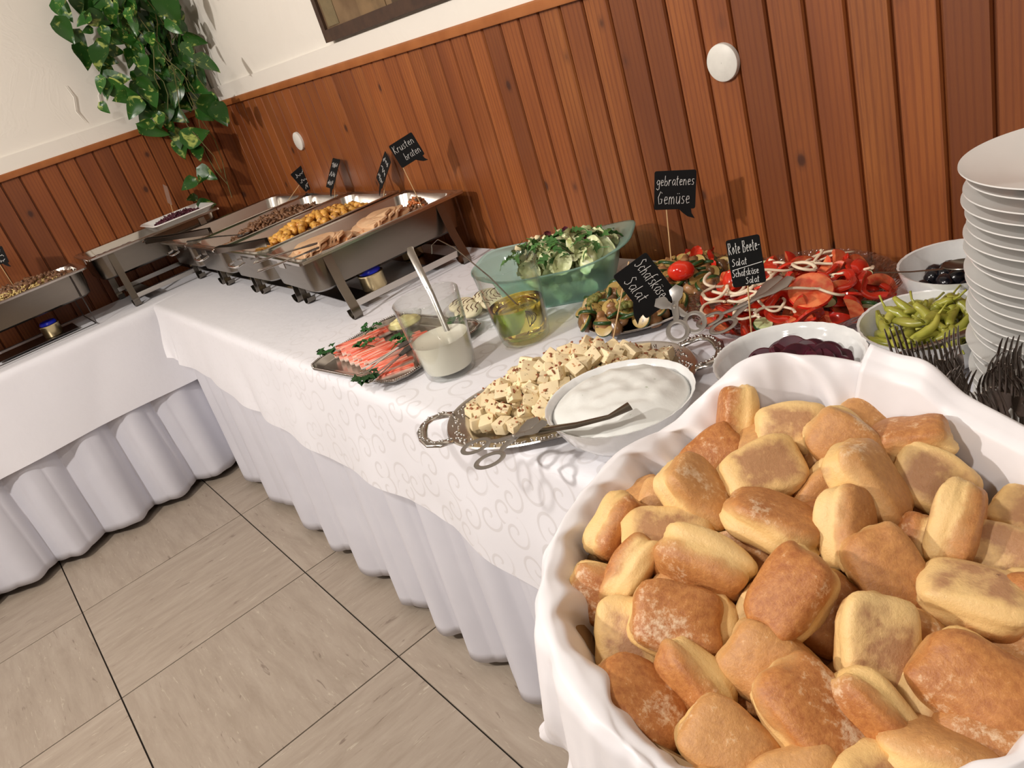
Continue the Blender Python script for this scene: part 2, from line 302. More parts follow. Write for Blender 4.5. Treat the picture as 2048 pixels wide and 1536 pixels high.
# ---------------------------------------------------------------- geometry helpers
class G:
    def __init__(s): s.v = []; s.f = []; s.m = []; s.cm = 0
    def add(s, V, F, X=None):
        o = len(s.v); s.v += [tuple(X @ Vector(p)) if X else tuple(p) for p in V]
        s.f += [tuple(i + o for i in f) for f in F]; s.m += [s.cm] * len(F); return s
    def box(s, c, d, X=None, taper=1.0):
        x, y, z = c; a, b, h = d[0] / 2, d[1] / 2, d[2] / 2; t = taper
        V = [(x - a * t, y - b * t, z - h), (x + a * t, y - b * t, z - h), (x + a * t, y + b * t, z - h), (x - a * t, y + b * t, z - h),
             (x - a, y - b, z + h), (x + a, y - b, z + h), (x + a, y + b, z + h), (x - a, y + b, z + h)]
        return s.add(V, [(3, 2, 1, 0), (4, 5, 6, 7), (0, 1, 5, 4), (1, 2, 6, 5), (2, 3, 7, 6), (3, 0, 4, 7)], X)
    def grid(s, fn, nu, nv, closeu=False, closev=False):
        V = [fn(i / (nu if closeu else nu - 1), j / (nv if closev else nv - 1)) for j in range(nv) for i in range(nu)]
        F = []
        for j in range(nv if closev else nv - 1):
            for i in range(nu if closeu else nu - 1):
                a = j * nu + i; b = j * nu + (i + 1) % nu; j2 = (j + 1) % nv
                F.append((a, b, j2 * nu + (i + 1) % nu, j2 * nu + i))
        return s.add(V, F)
    def lathe(s, prof, seg=32, X=None, sx=1.0, sy=1.0, wob=None, cap=False):
        V = []; F = []
        for k, (r, z) in enumerate(prof):
            for i in range(seg):
                a = 2 * pi * i / seg; rr = r * (1 + (wob(a, k) if wob else 0))
                V.append((rr * cos(a) * sx, rr * sin(a) * sy, z))
        for k in range(len(prof) - 1):
            for i in range(seg):
                j = (i + 1) % seg; F.append((k * seg + i, k * seg + j, (k + 1) * seg + j, (k + 1) * seg + i))
        if cap: F.append(tuple(reversed(range(seg)))); F.append(tuple((len(prof) - 1) * seg + i for i in range(seg)))
        return s.add(V, F, X)
    def tube(s, path, r, seg=8, X=None, closed=False, flat=1.0, up=None):
        path = [Vector(p) for p in path]; n = len(path)
        rs = r if isinstance(r, (list, tuple)) else [r] * n
        V = []; F = []; pu = Vector(up) if up else None
        for k, p in enumerate(path):
            t = (path[(k + 1) % n] - path[k - 1]) if closed else (path[min(k + 1, n - 1)] - path[max(k - 1, 0)])
            if t.length < 1e-9: t = Vector((0, 0, 1))
            t.normalize()
            if pu is None: pu = Vector((0, 0, 1)) if abs(t.z) < 0.9 else Vector((1, 0, 0))
            u = pu - t * pu.dot(t)
            if u.length < 1e-6: u = t.orthogonal()
            u.normalize(); pu = u if not up else Vector(up); w_ = t.cross(u)
            for i in range(seg):
                a = 2 * pi * (i + 0.5) / seg; V.append(p + w_ * cos(a) * rs[k] + u * sin(a) * rs[k] * flat)
        m_ = n if closed else n - 1
        for k in range(m_):
            for i in range(seg):
                j = (i + 1) % seg; k2 = (k + 1) % n; F.append((k * seg + i, k * seg + j, k2 * seg + j, k2 * seg + i))
        if not closed: F.append(tuple(reversed(range(seg)))); F.append(tuple((n - 1) * seg + i for i in range(seg)))
        return s.add(V, F, X)
    def prism(s, pts, z0, z1, X=None):
        n = len(pts); V = [(x, y, z0) for x, y in pts] + [(x, y, z1) for x, y in pts]
        F = [tuple(reversed(range(n))), tuple(range(n, 2 * n))] + [(i, (i + 1) % n, n + (i + 1) % n, n + i) for i in range(n)]
        return s.add(V, F, X)
    def mesh(s, name, mat, smooth=True, sharp=40, uv=None):
        me = bpy.data.meshes.new(name); me.from_pydata(s.v, [], s.f)
        for mm in (mat if isinstance(mat, (list, tuple)) else [mat]): me.materials.append(M[mm] if isinstance(mm, str) else mm)
        if len(me.materials) > 1: me.polygons.foreach_set('material_index', s.m)
        bm = bmesh.new(); bm.from_mesh(me); bmesh.ops.recalc_face_normals(bm, faces=bm.faces) if not uv else None
        if uv:
            lay = bm.loops.layers.uv.new('UVMap')
            for f in bm.faces:
                for l in f.loops: l[lay].uv = uv[l.vert.index]
        bm.to_mesh(me); bm.free()
        if smooth:
            me.polygons.foreach_set('use_smooth', [True] * len(me.polygons))
            me.set_sharp_from_angle(angle=radians(sharp))
        return me
def put(me, name, parent=None, loc=(0, 0, 0), rot=(0, 0, 0), scale=None, label=None, mat=None):
    o = bpy.data.objects.new(name, me); COL.objects.link(o)
    if parent is not None: o.parent = parent
    if mat is not None: o.matrix_local = mat
    else: o.location = loc; o.rotation_euler = rot
    if scale is not None: o.scale = (scale,) * 3 if isinstance(scale, (int, float)) else scale
    if label: o['label'] = label
    return o
def tag(o, label=None, cat=None, group=None, kind=None):
    if label: o['label'] = label
    if cat: o['category'] = cat
    if group: o['group'] = group
    if kind: o['kind'] = kind
    return o
def thing(name, label, cat, loc=(0, 0, 0), rot=(0, 0, 0), group=None):
    o = bpy.data.objects.new(name, None); COL.objects.link(o); o.location = loc; o.rotation_euler = rot
    o.empty_display_size = 0.05
    return tag(o, label, cat, group)
def solid(o, t, off=0.0):
    md = o.modifiers.new('thickness', 'SOLIDIFY'); md.thickness = t; md.offset = off; return o
def blob(sx, sy, sz, seed, nse=0.15, sub=2, freq=1.5, sq=1.0):
    bm = bmesh.new(); bmesh.ops.create_icosphere(bm, subdivisions=sub, radius=1.0)
    V = []
    for v in bm.verts:
        p = v.co.normalized(); k = 1 + nse * noise.noise(p * freq + Vector((seed * 3.1, seed * 1.7, 5)))
        q = [math.copysign(abs(c) ** sq, c) for c in p]; V.append((q[0] * sx * k, q[1] * sy * k, q[2] * sz * k))
    F = [tuple(x.index for x in f.verts) for f in bm.faces]; bm.free(); return V, F
def rotm(loc, eul, sc=1.0):
    return Matrix.Translation(loc) @ Euler(eul).to_matrix().to_4x4() @ Matrix.Scale(sc, 4)
def basis(o, x, y, z):
    m = Matrix.Identity(4)
    for i, a in enumerate((Vector(x).normalized(), Vector(y).normalized(), Vector(z).normalized())):
        for r in range(3): m[r][i] = a[r]
    m.translation = Vector(o); return m
def rnd(a, b): return random.uniform(a, b)
M['groove2'] = simple('far_panelling', (0.26, 0.085, 0.025), 0.5, col2=(0.18, 0.055, 0.015), nscale=8)
# ================================================================ SETTING
X1, Y1, ZC = 5.9, -4.6, 2.62
def structure(name, g, mat, **kw):
    o = put(g.mesh(name, mat, smooth=False), name); return tag(o, kind='structure')
fl = structure('floor', G().box((X1 / 2, Y1 / 2, -0.03), (X1, -Y1, 0.05)), 'joint')
tm = [G().box((0, 0, -0.0045), (0.6055, 0.6055, 0.008)).mesh('tile', k, smooth=False) for k in ('tile_a', 'tile_b')]
for i in range(-2, 10):
    for j in range(-7, 2):
        x = 0.8444 + 0.305 + 0.61 * i; y = -0.8653 + 0.305 + 0.61 * j
        if x < -0.3 or x > X1 + .2 or y > 0.3 or y < Y1 - .2: continue
        put(tm[(i + j) % 2], 'tile', fl, (x, y, 0.0005))
structure('ceiling', G().box((X1 / 2, Y1 / 2, ZC + 0.05), (X1 + .2, -Y1 + .2, 0.1)), 'ceiling')
wr = structure('wall_right', G().box((X1 / 2, 0.075, ZC / 2 + .69), (X1 + .3, 0.14, ZC - 1.38)).box((X1 / 2, 0.085, 0.69), (X1 + .3, 0.14, 1.38)), 'plaster')
wl = structure('wall_left', G().box((-0.075, Y1 / 2, ZC / 2 + .69), (0.14, -Y1, ZC - 1.38)).box((-0.085, Y1 / 2, 0.69), (0.14, -Y1, 1.38)), 'plaster')
wb = structure('wall_back', G().box((X1 / 2, Y1 - .06, ZC / 2), (X1 + .2, 0.1, ZC)), 'plaster')
wf = structure('wall_front', G().box((X1 + .06, Y1 / 2, ZC / 2), (0.1, -Y1, ZC)), 'plaster')
put(G().box((X1 / 2, Y1 - .004, .69), (X1, .012, 1.38)).mesh('panelling', 'groove2', smooth=False), 'panelling', wb)
put(G().box((X1 + .005, Y1 / 2, .69), (.012, -Y1, 1.38)).mesh('panelling', 'groove2', smooth=False), 'panelling', wf)
def boardmesh():
    g = G(); prof = [(-0.0363, 0.009), (-0.0338, 0.009), (-0.0338, 0.0045), (-0.0312, 0.0), (0.0312, 0.0), (0.0338, 0.0045), (0.0338, 0.009), (0.0363, 0.009), (0.0363, 0.013), (-0.0363, 0.013)]
    zs = (0.0, 1.366); V = [(x, y, z) for z in zs for x, y in prof]; n = len(prof)
    F = [(i, (i + 1) % n, n + (i + 1) % n, n + i) for i in range(n)] + [tuple(reversed(range(n))), tuple(range(n, 2 * n))]
    g.add(V, F); return g
bmesh_ = boardmesh().mesh('board', 'wood', smooth=False)
grooveplate = G().box((X1 / 2, 0.0115, 0.68), (X1, 0.003, 1.366))
put(grooveplate.mesh('backing', 'groove', smooth=False), 'backing', wr)
put(G().box((-0.0115, Y1 / 2, 0.68), (0.003, -Y1, 1.366)).mesh('backing', 'groove', smooth=False), 'backing', wl)
for k in range(0, 60): put(bmesh_, 'board', wr, (0.0638 - 0.03625 + 0.0725 * k, 0, 0.001))
for k in range(0, 46): put(bmesh_, 'board', wl, (0, -0.030 - 0.0725 * k, 0.001), (0, 0, pi / 2))
# cap rails and the smooth plaster band above them
def rail(length):
    prof = [(0.012, 1.362), (-0.012, 1.362), (-0.014, 1.366), (-0.014, 1.383), (-0.010, 1.387), (0.012, 1.387)]
    V = [(x, y, z) for x in (0, length) for y, z in prof]; n = 6
    return G().add(V, [(i, n + i, n + (i + 1) % n, (i + 1) % n) for i in range(n)] + [tuple(range(n)), tuple(reversed(range(n, 2 * n)))])
tag(put(rail(X1).mesh('trim_1', 'trimwood', sharp=30), 'trim_1'), kind='structure')
tag(put(rail(-Y1).mesh('trim_2', 'trimwood', sharp=30), 'trim_2', None, (0, Y1, 0), (0, 0, pi / 2)), kind='structure')
tag(put(G().box((X1 / 2, 0.0, 1.4155), (X1, 0.014, 0.057)).mesh('trim_3', 'plaster', smooth=False), 'trim_3'), kind='structure')
tag(put(G().box((0.0, Y1 / 2, 1.4155), (0.014, -Y1, 0.057)).mesh('trim_4', 'plaster', smooth=False), 'trim_4'), kind='structure')
# hairline crack patches: raised plaster trowel ridges
for (y0, z0, pts) in ((-0.55, 1.62, [(0, 0), (.01, -.05), (-.008, -.10), (.006, -.15)]), (-.42, 1.58, [(0, 0), (-.03, -.03), (-.04, -.07)])):
    g = G().tube([(0.0045, y0 + a, z0 + b) for a, b in pts], [0.001, 0.003, 0.003, 0.001][:len(pts)], 6)
    put(g.mesh('plaster_ridge', 'plaster'), 'plaster_ridge', wl)

# ---------------------------------------------------------------- round cover plates and painting
def cover(x, z, r, label):
    t = thing('wall_plate', label, 'wall plate', (x, 0, z), group='round white wall plates')
    g = G().lathe([(0.0, -0.012), (r * .9, -0.012), (r, -0.009), (r, -0.0035), (r * .95, 0.0)], 40, Matrix.Rotation(-pi / 2, 4, 'X') @ Matrix.Scale(-1, 4, (0, 0, 1)))
    g = G().lathe([(0.0005, 0.010), (r * .93, 0.010), (r * .985, 0.0085), (r, 0.005), (r, 0.0)], 44, Matrix.Rotation(pi / 2, 4, 'X'))
    put(g.mesh('disc', 'white_paint'), 'disc', t)
    g2 = G().lathe([(r * .6, 0.0), (r * .6, 0.006), (0.001, 0.006)], 24, Matrix.Rotation(pi / 2, 4, 'X'))
    put(g2.mesh('mount', 'joint'), 'mount', t)
cover(0.70, 1.168, 0.035, 'small round white wall plate above the chafing dishes near the corner')
cover(2.717, 1.188, 0.0345, 'round white wall plate on the boards above the vegetable sign')
pt = thing('painting', 'dark-framed abstract painting in brown and cream on the upper wall', 'painting', (1.25, 0.0, 1.452))
W_, H_ = 0.72, 0.62
g = G()
for c, d in (((W_ / 2, -.012, .0175), (W_, .024, .035)), ((W_ / 2, -.012, H_ - .0175), (W_, .024, .035)), ((.012, -.012, H_ / 2), (.024, .0235, H_ - .07)), ((W_ - .012, -.012, H_ / 2), (.024, .0235, H_ - .07))): g.box(c, d)
put(g.mesh('frame', simple('dark_brown_paint', (0.045, 0.022, 0.014), 0.5, col2=(0.07, 0.035, 0.02)), smooth=False), 'frame', pt)
put(G().box((W_ / 2, -.008, H_ / 2), (W_ - .04, .012, H_ - .06)).mesh('canvas', simple('canvas_brown', (0.13, 0.075, 0.035), 0.7, col2=(0.22, 0.14, 0.07), nscale=9), smooth=False), 'canvas', pt)
for (x, z, w2, h2, c) in ((.075, .32, .075, .52, (0.20, 0.15, 0.075)), (.145, .36, .05, .44, (0.72, 0.63, 0.48)), (.20, .38, .045, .42, (0.30, 0.30, 0.13)), (.285, .36, .09, .46, (0.62, 0.50, 0.36)), (.39, .33, .10, .5, (0.16, 0.10, 0.05)), (.33, .075, .15, .06, (0.24, 0.15, 0.07)), (.52, .07, .16, .05, (0.10, 0.06, 0.03)), (.50, .35, .09, .42, (0.42, 0.30, 0.15)), (.61, .32, .10, .46, (0.10, 0.05, 0.03))):
    put(G().box((x, -.0150 - x * .0025, z - .02), (w2, .0012, h2)).mesh('paint_patch', simple('paint_patch', c, 0.6, col2=tuple(k * .7 for k in c), nscale=20), smooth=False), 'paint_patch', pt)

# ================================================================ TABLES
ZT = 0.779
def table(name, label, x0, x1, y0, y1, zt=0.774):
    t = thing(name, label, 'table', ((x0 + x1) / 2, (y0 + y1) / 2, 0))
    dx, dy = (x1 - x0), (y1 - y0)
    put(G().box((0, 0, zt - .014), (dx, dy, .028)).mesh('tabletop', 'tablewood', smooth=False), 'tabletop', t)
    for sx in (-1, 1):
        for sy in (-1, 1):
            put(G().tube([(sx * (dx / 2 - .06), sy * (dy / 2 - .07), zt - .028), (sx * (dx / 2 - .06), sy * (dy / 2 - .07), 0.002)], .014, 10).mesh('leg', 'tableleg'), 'leg', t)
    return t
table('buffet_table', 'long buffet table along the right-hand wall, hidden under white cloths', 0.46, 3.98, -.69, -.03)
table('buffet_table', 'narrow buffet table along the left-hand wall, hidden under white cloths', 0.02, .41, -3.4, -.72)
table('corner_table', 'square table filling the corner between the two buffet tables, under cloth', 0.02, .45, -.70, -.03)
table('side_table', 'small table under the bread basket in front of the buffet, under cloth', 3.30, 3.92, -1.03, -.72)

def lobes(xs, x):
    # 1 on a lobe, 0 in the valley between two lobes
    if x <= xs[0]: return max(0.0, cos(min(pi, (xs[0] - x) / .11 * pi / 2)) * .5 + .5)
    for a, b in zip(xs, xs[1:]):
        if a <= x <= b:
            u = (x - a) / (b - a); return .86 * abs(cos(pi * u)) ** .85 + .14 * abs(cos(pi * u * 2 + .4 * sin(a * 40))) ** .8
    return max(0.0, cos(min(pi, (x - xs[-1]) / .11 * pi / 2)) * .5 + .5)
def skirt(label, ls, a, b, base, axis, sign, amp, nu, loc=(0, 0, 0)):
    g = G()
    def fn(u, v):
        p = a + (b - a) * u; z = .765 - .735 * v
        k = lobes(ls, p + .018 * sin(9 * p) * v); k2 = .5 + .5 * sin(p * 61 + 1.3 * sin(p * 17))
        off = amp * (.30 + .70 * v ** .7) * k + .006 * (1 - v * .6) * k2 + .006 * v * noise.noise(Vector((p * 9, v * 2, 1)))
        z -= -.006 * v * k2
        q = base + sign * off
        return (p, q, z) if axis == 'x' else (q, p, z)
    g.grid(fn, nu, 26)
    o = put(g.mesh('table_skirt', 'skirt', sharp=180), 'table_skirt'); solid(o, .0015)
    return tag(o, label, 'table skirt')
LX = [.655, .957, 1.25, 1.50, 1.698, 1.919, 2.145, 2.30, 2.478, 2.66, 2.90, 3.12, 3.33, 3.55, 3.8]
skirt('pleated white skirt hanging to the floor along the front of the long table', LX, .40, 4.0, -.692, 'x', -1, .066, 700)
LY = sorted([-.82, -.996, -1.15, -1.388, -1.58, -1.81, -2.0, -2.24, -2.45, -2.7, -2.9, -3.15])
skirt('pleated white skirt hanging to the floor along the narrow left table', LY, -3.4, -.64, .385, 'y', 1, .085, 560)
def lerp_tab(t, x):
    if x <= t[0][0]: return t[0][1]
    for (a, p), (b, q) in zip(t, t[1:]):
        if x <= b: return p + (q - p) * (x - a) / (b - a)
    return t[-1][1]
HEM = [(.3, .60), (.60, .585), (.82, .574), (1.465, .525), (1.89, .502), (2.197, .518), (2.41, .522), (2.71, .482), (4.0, .47)]
def long_cloth():
    g = G(); uv = []; nu, nv = 300, 60
    V = []; F = []
    for j in range(nv):
        v = j / (nv - 1)
        for i in range(nu):
            u = i / (nu - 1); x = .30 + (3.99 - .30) * u
            top = .695; hem = lerp_tab(HEM, x)
            drop = ZT - hem; tot = top + drop
            s = v * tot
            if s <= top: y = -.025 - s; z = ZT + .002; xx = x + (max(0, .16 * (s / top)) * max(0, 1 - u * 9))
            else:
                d = s - top; r = .014
                wv = (.010 * noise.noise(Vector((x * 5, d * 3, 2))) + .012 * sin(x * 6.5) * (d / drop) + .005 * sin(x * 23 + 2) * (d / drop))
                if d < r * pi / 2: a = d / r; y = -.025 - top - r * sin(a); z = ZT + .002 - r * (1 - cos(a))
                else:
                    dd = d - r * pi / 2; y = -.025 - top - r - abs(wv) * min(1, dd * 6) - .022 * (dd / drop) - .022 * max(0, 1 - u * 5) * sin(min(1, dd * 6) * pi / 2); z = ZT + .002 - r - dd
                xx = x + (.16 + .16 * (d / drop)) * max(0, 1 - u * 9) + .02 * max(0, 1 - u * 9) * sin(d * 30)
            z += .0012 * noise.noise(Vector((x * 6, s * 7, 0)))
            V.append((xx, y, z)); uv.append((x, s))
    for j in range(nv - 1):
        for i in range(nu - 1):
            a = j * nu + i; F.append((a, a + nu, a + nu + 1, a + 1))
    g.add(V, F); o = put(g.mesh('tablecloth', 'damask', uv=uv, sharp=180), 'tablecloth')
    return tag(o, 'white scroll-patterned damask tablecloth over the long buffet table', 'tablecloth')
long_cloth()
def left_cloth():
    g = G(); uv = []; nu, nv = 220, 50; V = []; F = []
    for j in range(nv):
        v = j / (nv - 1)
        for i in range(nu):
            y = -3.4 + (3.37) * i / (nu - 1)
            top = .40; drop = .345 + .004 * sin(y * 7); s = v * (top + drop)
            if s <= top: x = .02 + s; z = ZT - .001
            else:
                d = s - top; r = .02
                if d < r * pi / 2: a = d / r; x = .42 + r * sin(a) - .004; z = ZT - .001 - r * (1 - cos(a))
                else:
                    dd = d - r * pi / 2; x = .436 + .016 * (dd / drop) + .012 * abs(noise.noise(Vector((y * 3.3, dd * 2, 7)))) + .016 * (.5 + .5 * sin(y * 8.5)) * (dd / drop); z = ZT - .001 - r - dd
            V.append((x, y, z)); uv.append((y, s))
    for j in range(nv - 1):
        for i in range(nu - 1):
            a = j * nu + i; F.append((a, a + nu, a + nu + 1, a + 1))
    g.add(V, F); o = put(g.mesh('tablecloth', 'damask2', uv=uv, sharp=180), 'tablecloth')
    return tag(o, 'plain white tablecloth with a pressed hem over the narrow left table', 'tablecloth')
left_cloth()
g = G(); cx_, cy_, hx_, hy_ = 3.615, -.895, .335, .150; V = []; F = []; n_ = 220
def perim(q, o):
    # point on a rounded rectangle, pushed out by o
    a = 2 * pi * q; c, s = cos(a), sin(a); e = 2 / 9.0
    return (cx_ + (hx_ + o) * math.copysign(abs(c) ** e, c), cy_ + (hy_ + o) * math.copysign(abs(s) ** e, s))
for k in range(24):
    d = k / 23; z = ZT - .001 - max(0, d - .04) * .78; o = .004 if k else -.004
    for i in range(n_):
        q = i / n_; o2 = o + .022 * max(0, d - .05) * (.5 + .5 * sin(q * 2 * pi * 17 + .6 * sin(q * 40))); x, y = perim(q, o2 if k else -.006); V.append((x, min(y, -.738), z))
for k in range(23):
    for i in range(n_): F.append((k * n_ + i, k * n_ + (i + 1) % n_, (k + 1) * n_ + (i + 1) % n_, (k + 1) * n_ + i))
F.append(tuple(range(n_))); o = put(G().add(V, F).mesh('floor_length_tablecloth', 'damask2', uv=[(0, 0)] * len(V), sharp=50), 'floor_length_tablecloth'); 
tag(o, 'floor-length white cloth on the small table beneath the bread basket', 'tablecloth')

# ================================================================ BREAD BASKET
BC = Vector((3.395, -.868, 0))
bk = thing('bread_basket', 'round wicker bread basket lined with a white napkin at the front right', 'basket', (BC.x, BC.y, ZT + .002))
put(G().lathe([(0.001, .004), (.135, .004), (.138, 0), (.142, .006), (.180, .08), (.200, .145), (.196, .148), (.190, .14), (.172, .08), (.133, .010), (0.001, .010)], 72).mesh('wicker_shell', 'wicker'), 'wicker_shell', bk)
for k in range(6):
    z = .016 + .022 * k; r = .147 + .050 * (z / .14)
    g = G(); g.tube([((r + .003 * sin(i * pi)) * cos(i * 2 * pi / 72), (r + .003 * (-1) ** (i + k)) * sin(i * 2 * pi / 72), z) for i in range(72)], .0055, 6, closed=True)
    put(g.mesh('weave_band', 'wicker'), 'weave_band', bk)
def gauss(a, c, w):
    d = (a - c + pi) % (2 * pi) - pi; return math.exp(-(d / w) ** 2)
RID = [(104, .07, .010), (121, .06, .014), (141, .08, .016), (157, .05, .018), (171, .06, .020), (186, .05, .013), (206, .07, .012), (232, .08, .014), (262, .07, .012), (292, .09, .012), (330, .09, .010), (20, .1, .010), (60, .09, .008)]
def napkin():
    prof = [(.110, .815), (.155, .845), (.176, .880), (.190, .912), (.197, .942), (.204, .962), (.213, .966), (.220, .955), (.223, .928), (.227, .89), (.229, .86), (.232, .83), (.236, .80), (.240, .787)]
    nt = 300; ns = 54; V = []; F = []
    for j in range(ns):
        t = j / (ns - 1) * (len(prof) - 1); k = min(int(t), len(prof) - 2); f = t - k
        f2 = f * f * (3 - 2 * f) * .3 + f * .7
        r0 = prof[k][0] + (prof[k + 1][0] - prof[k][0]) * f2; z0 = prof[k][1] + (prof[k + 1][1] - prof[k][1]) * f2
        inn = max(0, min(1, (6.2 - t) / 5)); out = max(0, (t - 6) / 7)
        for i in range(nt):
            a = 2 * pi * i / nt; c = Vector((cos(a), sin(a), 0))
            n1 = noise.noise(c * 2.2 + Vector((0, 0, t * .05))); n2 = noise.noise(c * 5.5 + Vector((3, 1, t * .07))); n3 = noise.noise(c * 11 + Vector((7, 2, t * .12)))
            rid = 1 - abs(n2) * 3.2
            r = r0 + (.010 * n1 + .008 * max(0, rid) * .8 + .0012 * n3) * (.35 + .65 * max(inn, out)) * (1 if t > 6 else -.9)
            a2 = a + .16 * sin(t * .55)
            fold = sum(am * (gauss(a2, radians(d_), w_ * .8) - .5 * gauss(a2, radians(d_) + w_ * 1.5, w_ * .7)) for d_, w_, am in RID)
            r += -fold * 1.9 * inn + fold * 1.5 * out
            r += .018 * out * n2 + .006 * out * max(0, 1 - abs(n3) * 4)
            lift = gauss(a, radians(120), .50) * .040 + gauss(a, radians(134), .2) * .016 + gauss(a, radians(160), .14) * -.006 + gauss(a, radians(92), .10) * .012 + gauss(a, radians(200), .3) * .004 + gauss(a, radians(-70), .5) * -.022 + .010 * n1 + .0012 * n3
            rimw = max(0, 1 - abs(t - 5.7) / 3.5)
            r += rimw * (gauss(a, radians(-60), .6) * .012)
            z = z0 + lift * rimw
            r *= 1 + .13 * gauss(a, radians(132), .75) * min(1, max(0, (z - .82) / .1))
            V.append((r * cos(a), r * sin(a), max(z, ZT + .006)))
    for j in range(ns - 1):
        for i in range(nt):
            F.append((j * nt + i, j * nt + (i + 1) % nt, (j + 1) * nt + (i + 1) % nt, (j + 1) * nt + i))
    g = G().add(V, F); o = put(g.mesh('napkin', 'satin', sharp=180), 'napkin', None, (BC.x, BC.y, 0)); solid(o, .0016, 1.0)
    md = o.modifiers.new('smooth', 'SUBSURF'); md.levels = 1; md.render_levels = 1
    tag(o, 'white satin napkin lining the bread basket and folded over its rim', 'napkin')
    # folded-over corner of the cloth lying on top of the far rim
    def fn(u, v):
        t = 1.2 + 8.2 * v; k = min(int(t), len(prof) - 2); f = t - k
        te = radians(114 - 13 * min(1, v * 1.25) - 26 * max(0, v - .78) / .22); a = radians(2) + (te - radians(2)) * u
        c = Vector((cos(a), sin(a), 0)); n1 = noise.noise(c * 2.2 + Vector((0, 0, t * .05)))
        r = prof[k][0] + (prof[k + 1][0] - prof[k][0]) * f; z = prof[k][1] + (prof[k + 1][1] - prof[k][1]) * f
        rw = max(0, 1 - abs(t - 5.7) / 3.5); lift = gauss(a, radians(120), .50) * .040 + gauss(a, radians(134), .2) * .016 + gauss(a, radians(92), .10) * .012 + .010 * n1
        r += (.010 * n1) * (1 if t > 6 else -.9) * .8 + (-.007 if t < 5 else .009 * min(1, (t - 5) / 2)); z += lift * rw + .008 * rw + .014 * rw * max(0, u - .8) / .2
        r *= 1 + .13 * gauss(a, radians(132), .75) * min(1, max(0, (z - .82) / .1))
        r -= .006 * sin(u * 9 + v * 3) * (1 - v) * min(1, (1 - u) * 6)
        return (r * cos(a), r * sin(a), z)
    o2 = put(G().grid(fn, 90, 50).mesh('folded_corner', 'satin', sharp=180), 'folded_corner', o); solid(o2, .0014, 0)
napkin()

def roll_mesh(seed):
    n = 13; V = {}; rng = random.Random(seed)
    lx, ly, lz = .0470 * rng.uniform(.95, 1.06), .0355 * rng.uniform(.93, 1.06), .0248 * rng.uniform(.93, 1.1)
    sk = rng.uniform(-.12, .12); tw = rng.uniform(-.12, .12)
    bm = bmesh.new(); bmesh.ops.create_cube(bm, size=2.0); bmesh.ops.subdivide_edges(bm, edges=bm.edges, cuts=10, use_grid_fill=True)
    for v in bm.verts:
        p = v.co.copy()
        # rounded box from a cube: superellipsoid projection
        e = 4.6; q = Vector((p.x, p.y, p.z)); s = (abs(q.x) ** e + abs(q.y) ** e + abs(q.z) ** 3.0) ** (1 / e); q /= s
        nn = noise.noise(q * 1.3 + Vector((seed * 5.3, 0, 0))); n2 = noise.noise(q * 3.4 + Vector((0, seed * 2.2, 0)))
        k = 1 + .11 * nn + .035 * n2
        x = q.x * lx * k; y = q.y * ly * k; z = q.z * lz * (1 + .10 * nn)
        # ends pinch, belly domes up, base flattens
        y *= 1 - .16 * (q.x ** 2) * (1 if q.z > 0 else .5); z *= 1 - .14 * abs(q.x) ** 3
        if q.z > 0: z *= 1.12 - .10 * q.y * q.y
        else: z *= .86
        c = .0028 * math.exp(-((q.z - .05 + .15 * nn) / .12) ** 2); d = Vector((x, y, 0)); d = d.normalized() if d.length > 1e-6 else d
        x -= d.x * c; y -= d.y * c
        x, y = x * cos(tw * q.z) - y * sin(tw * q.z), y * cos(tw * q.z) + x * sin(tw * q.z); y += sk * x
        v.co = (x, y, z)
    V = [tuple(v.co) for v in bm.verts]; F = [tuple(v.index for v in f.verts) for f in bm.faces]; bm.free()
    return G().add(V, F).mesh('bread_roll', 'bread', sharp=180)
RM_ = [roll_mesh(s) for s in range(7)]

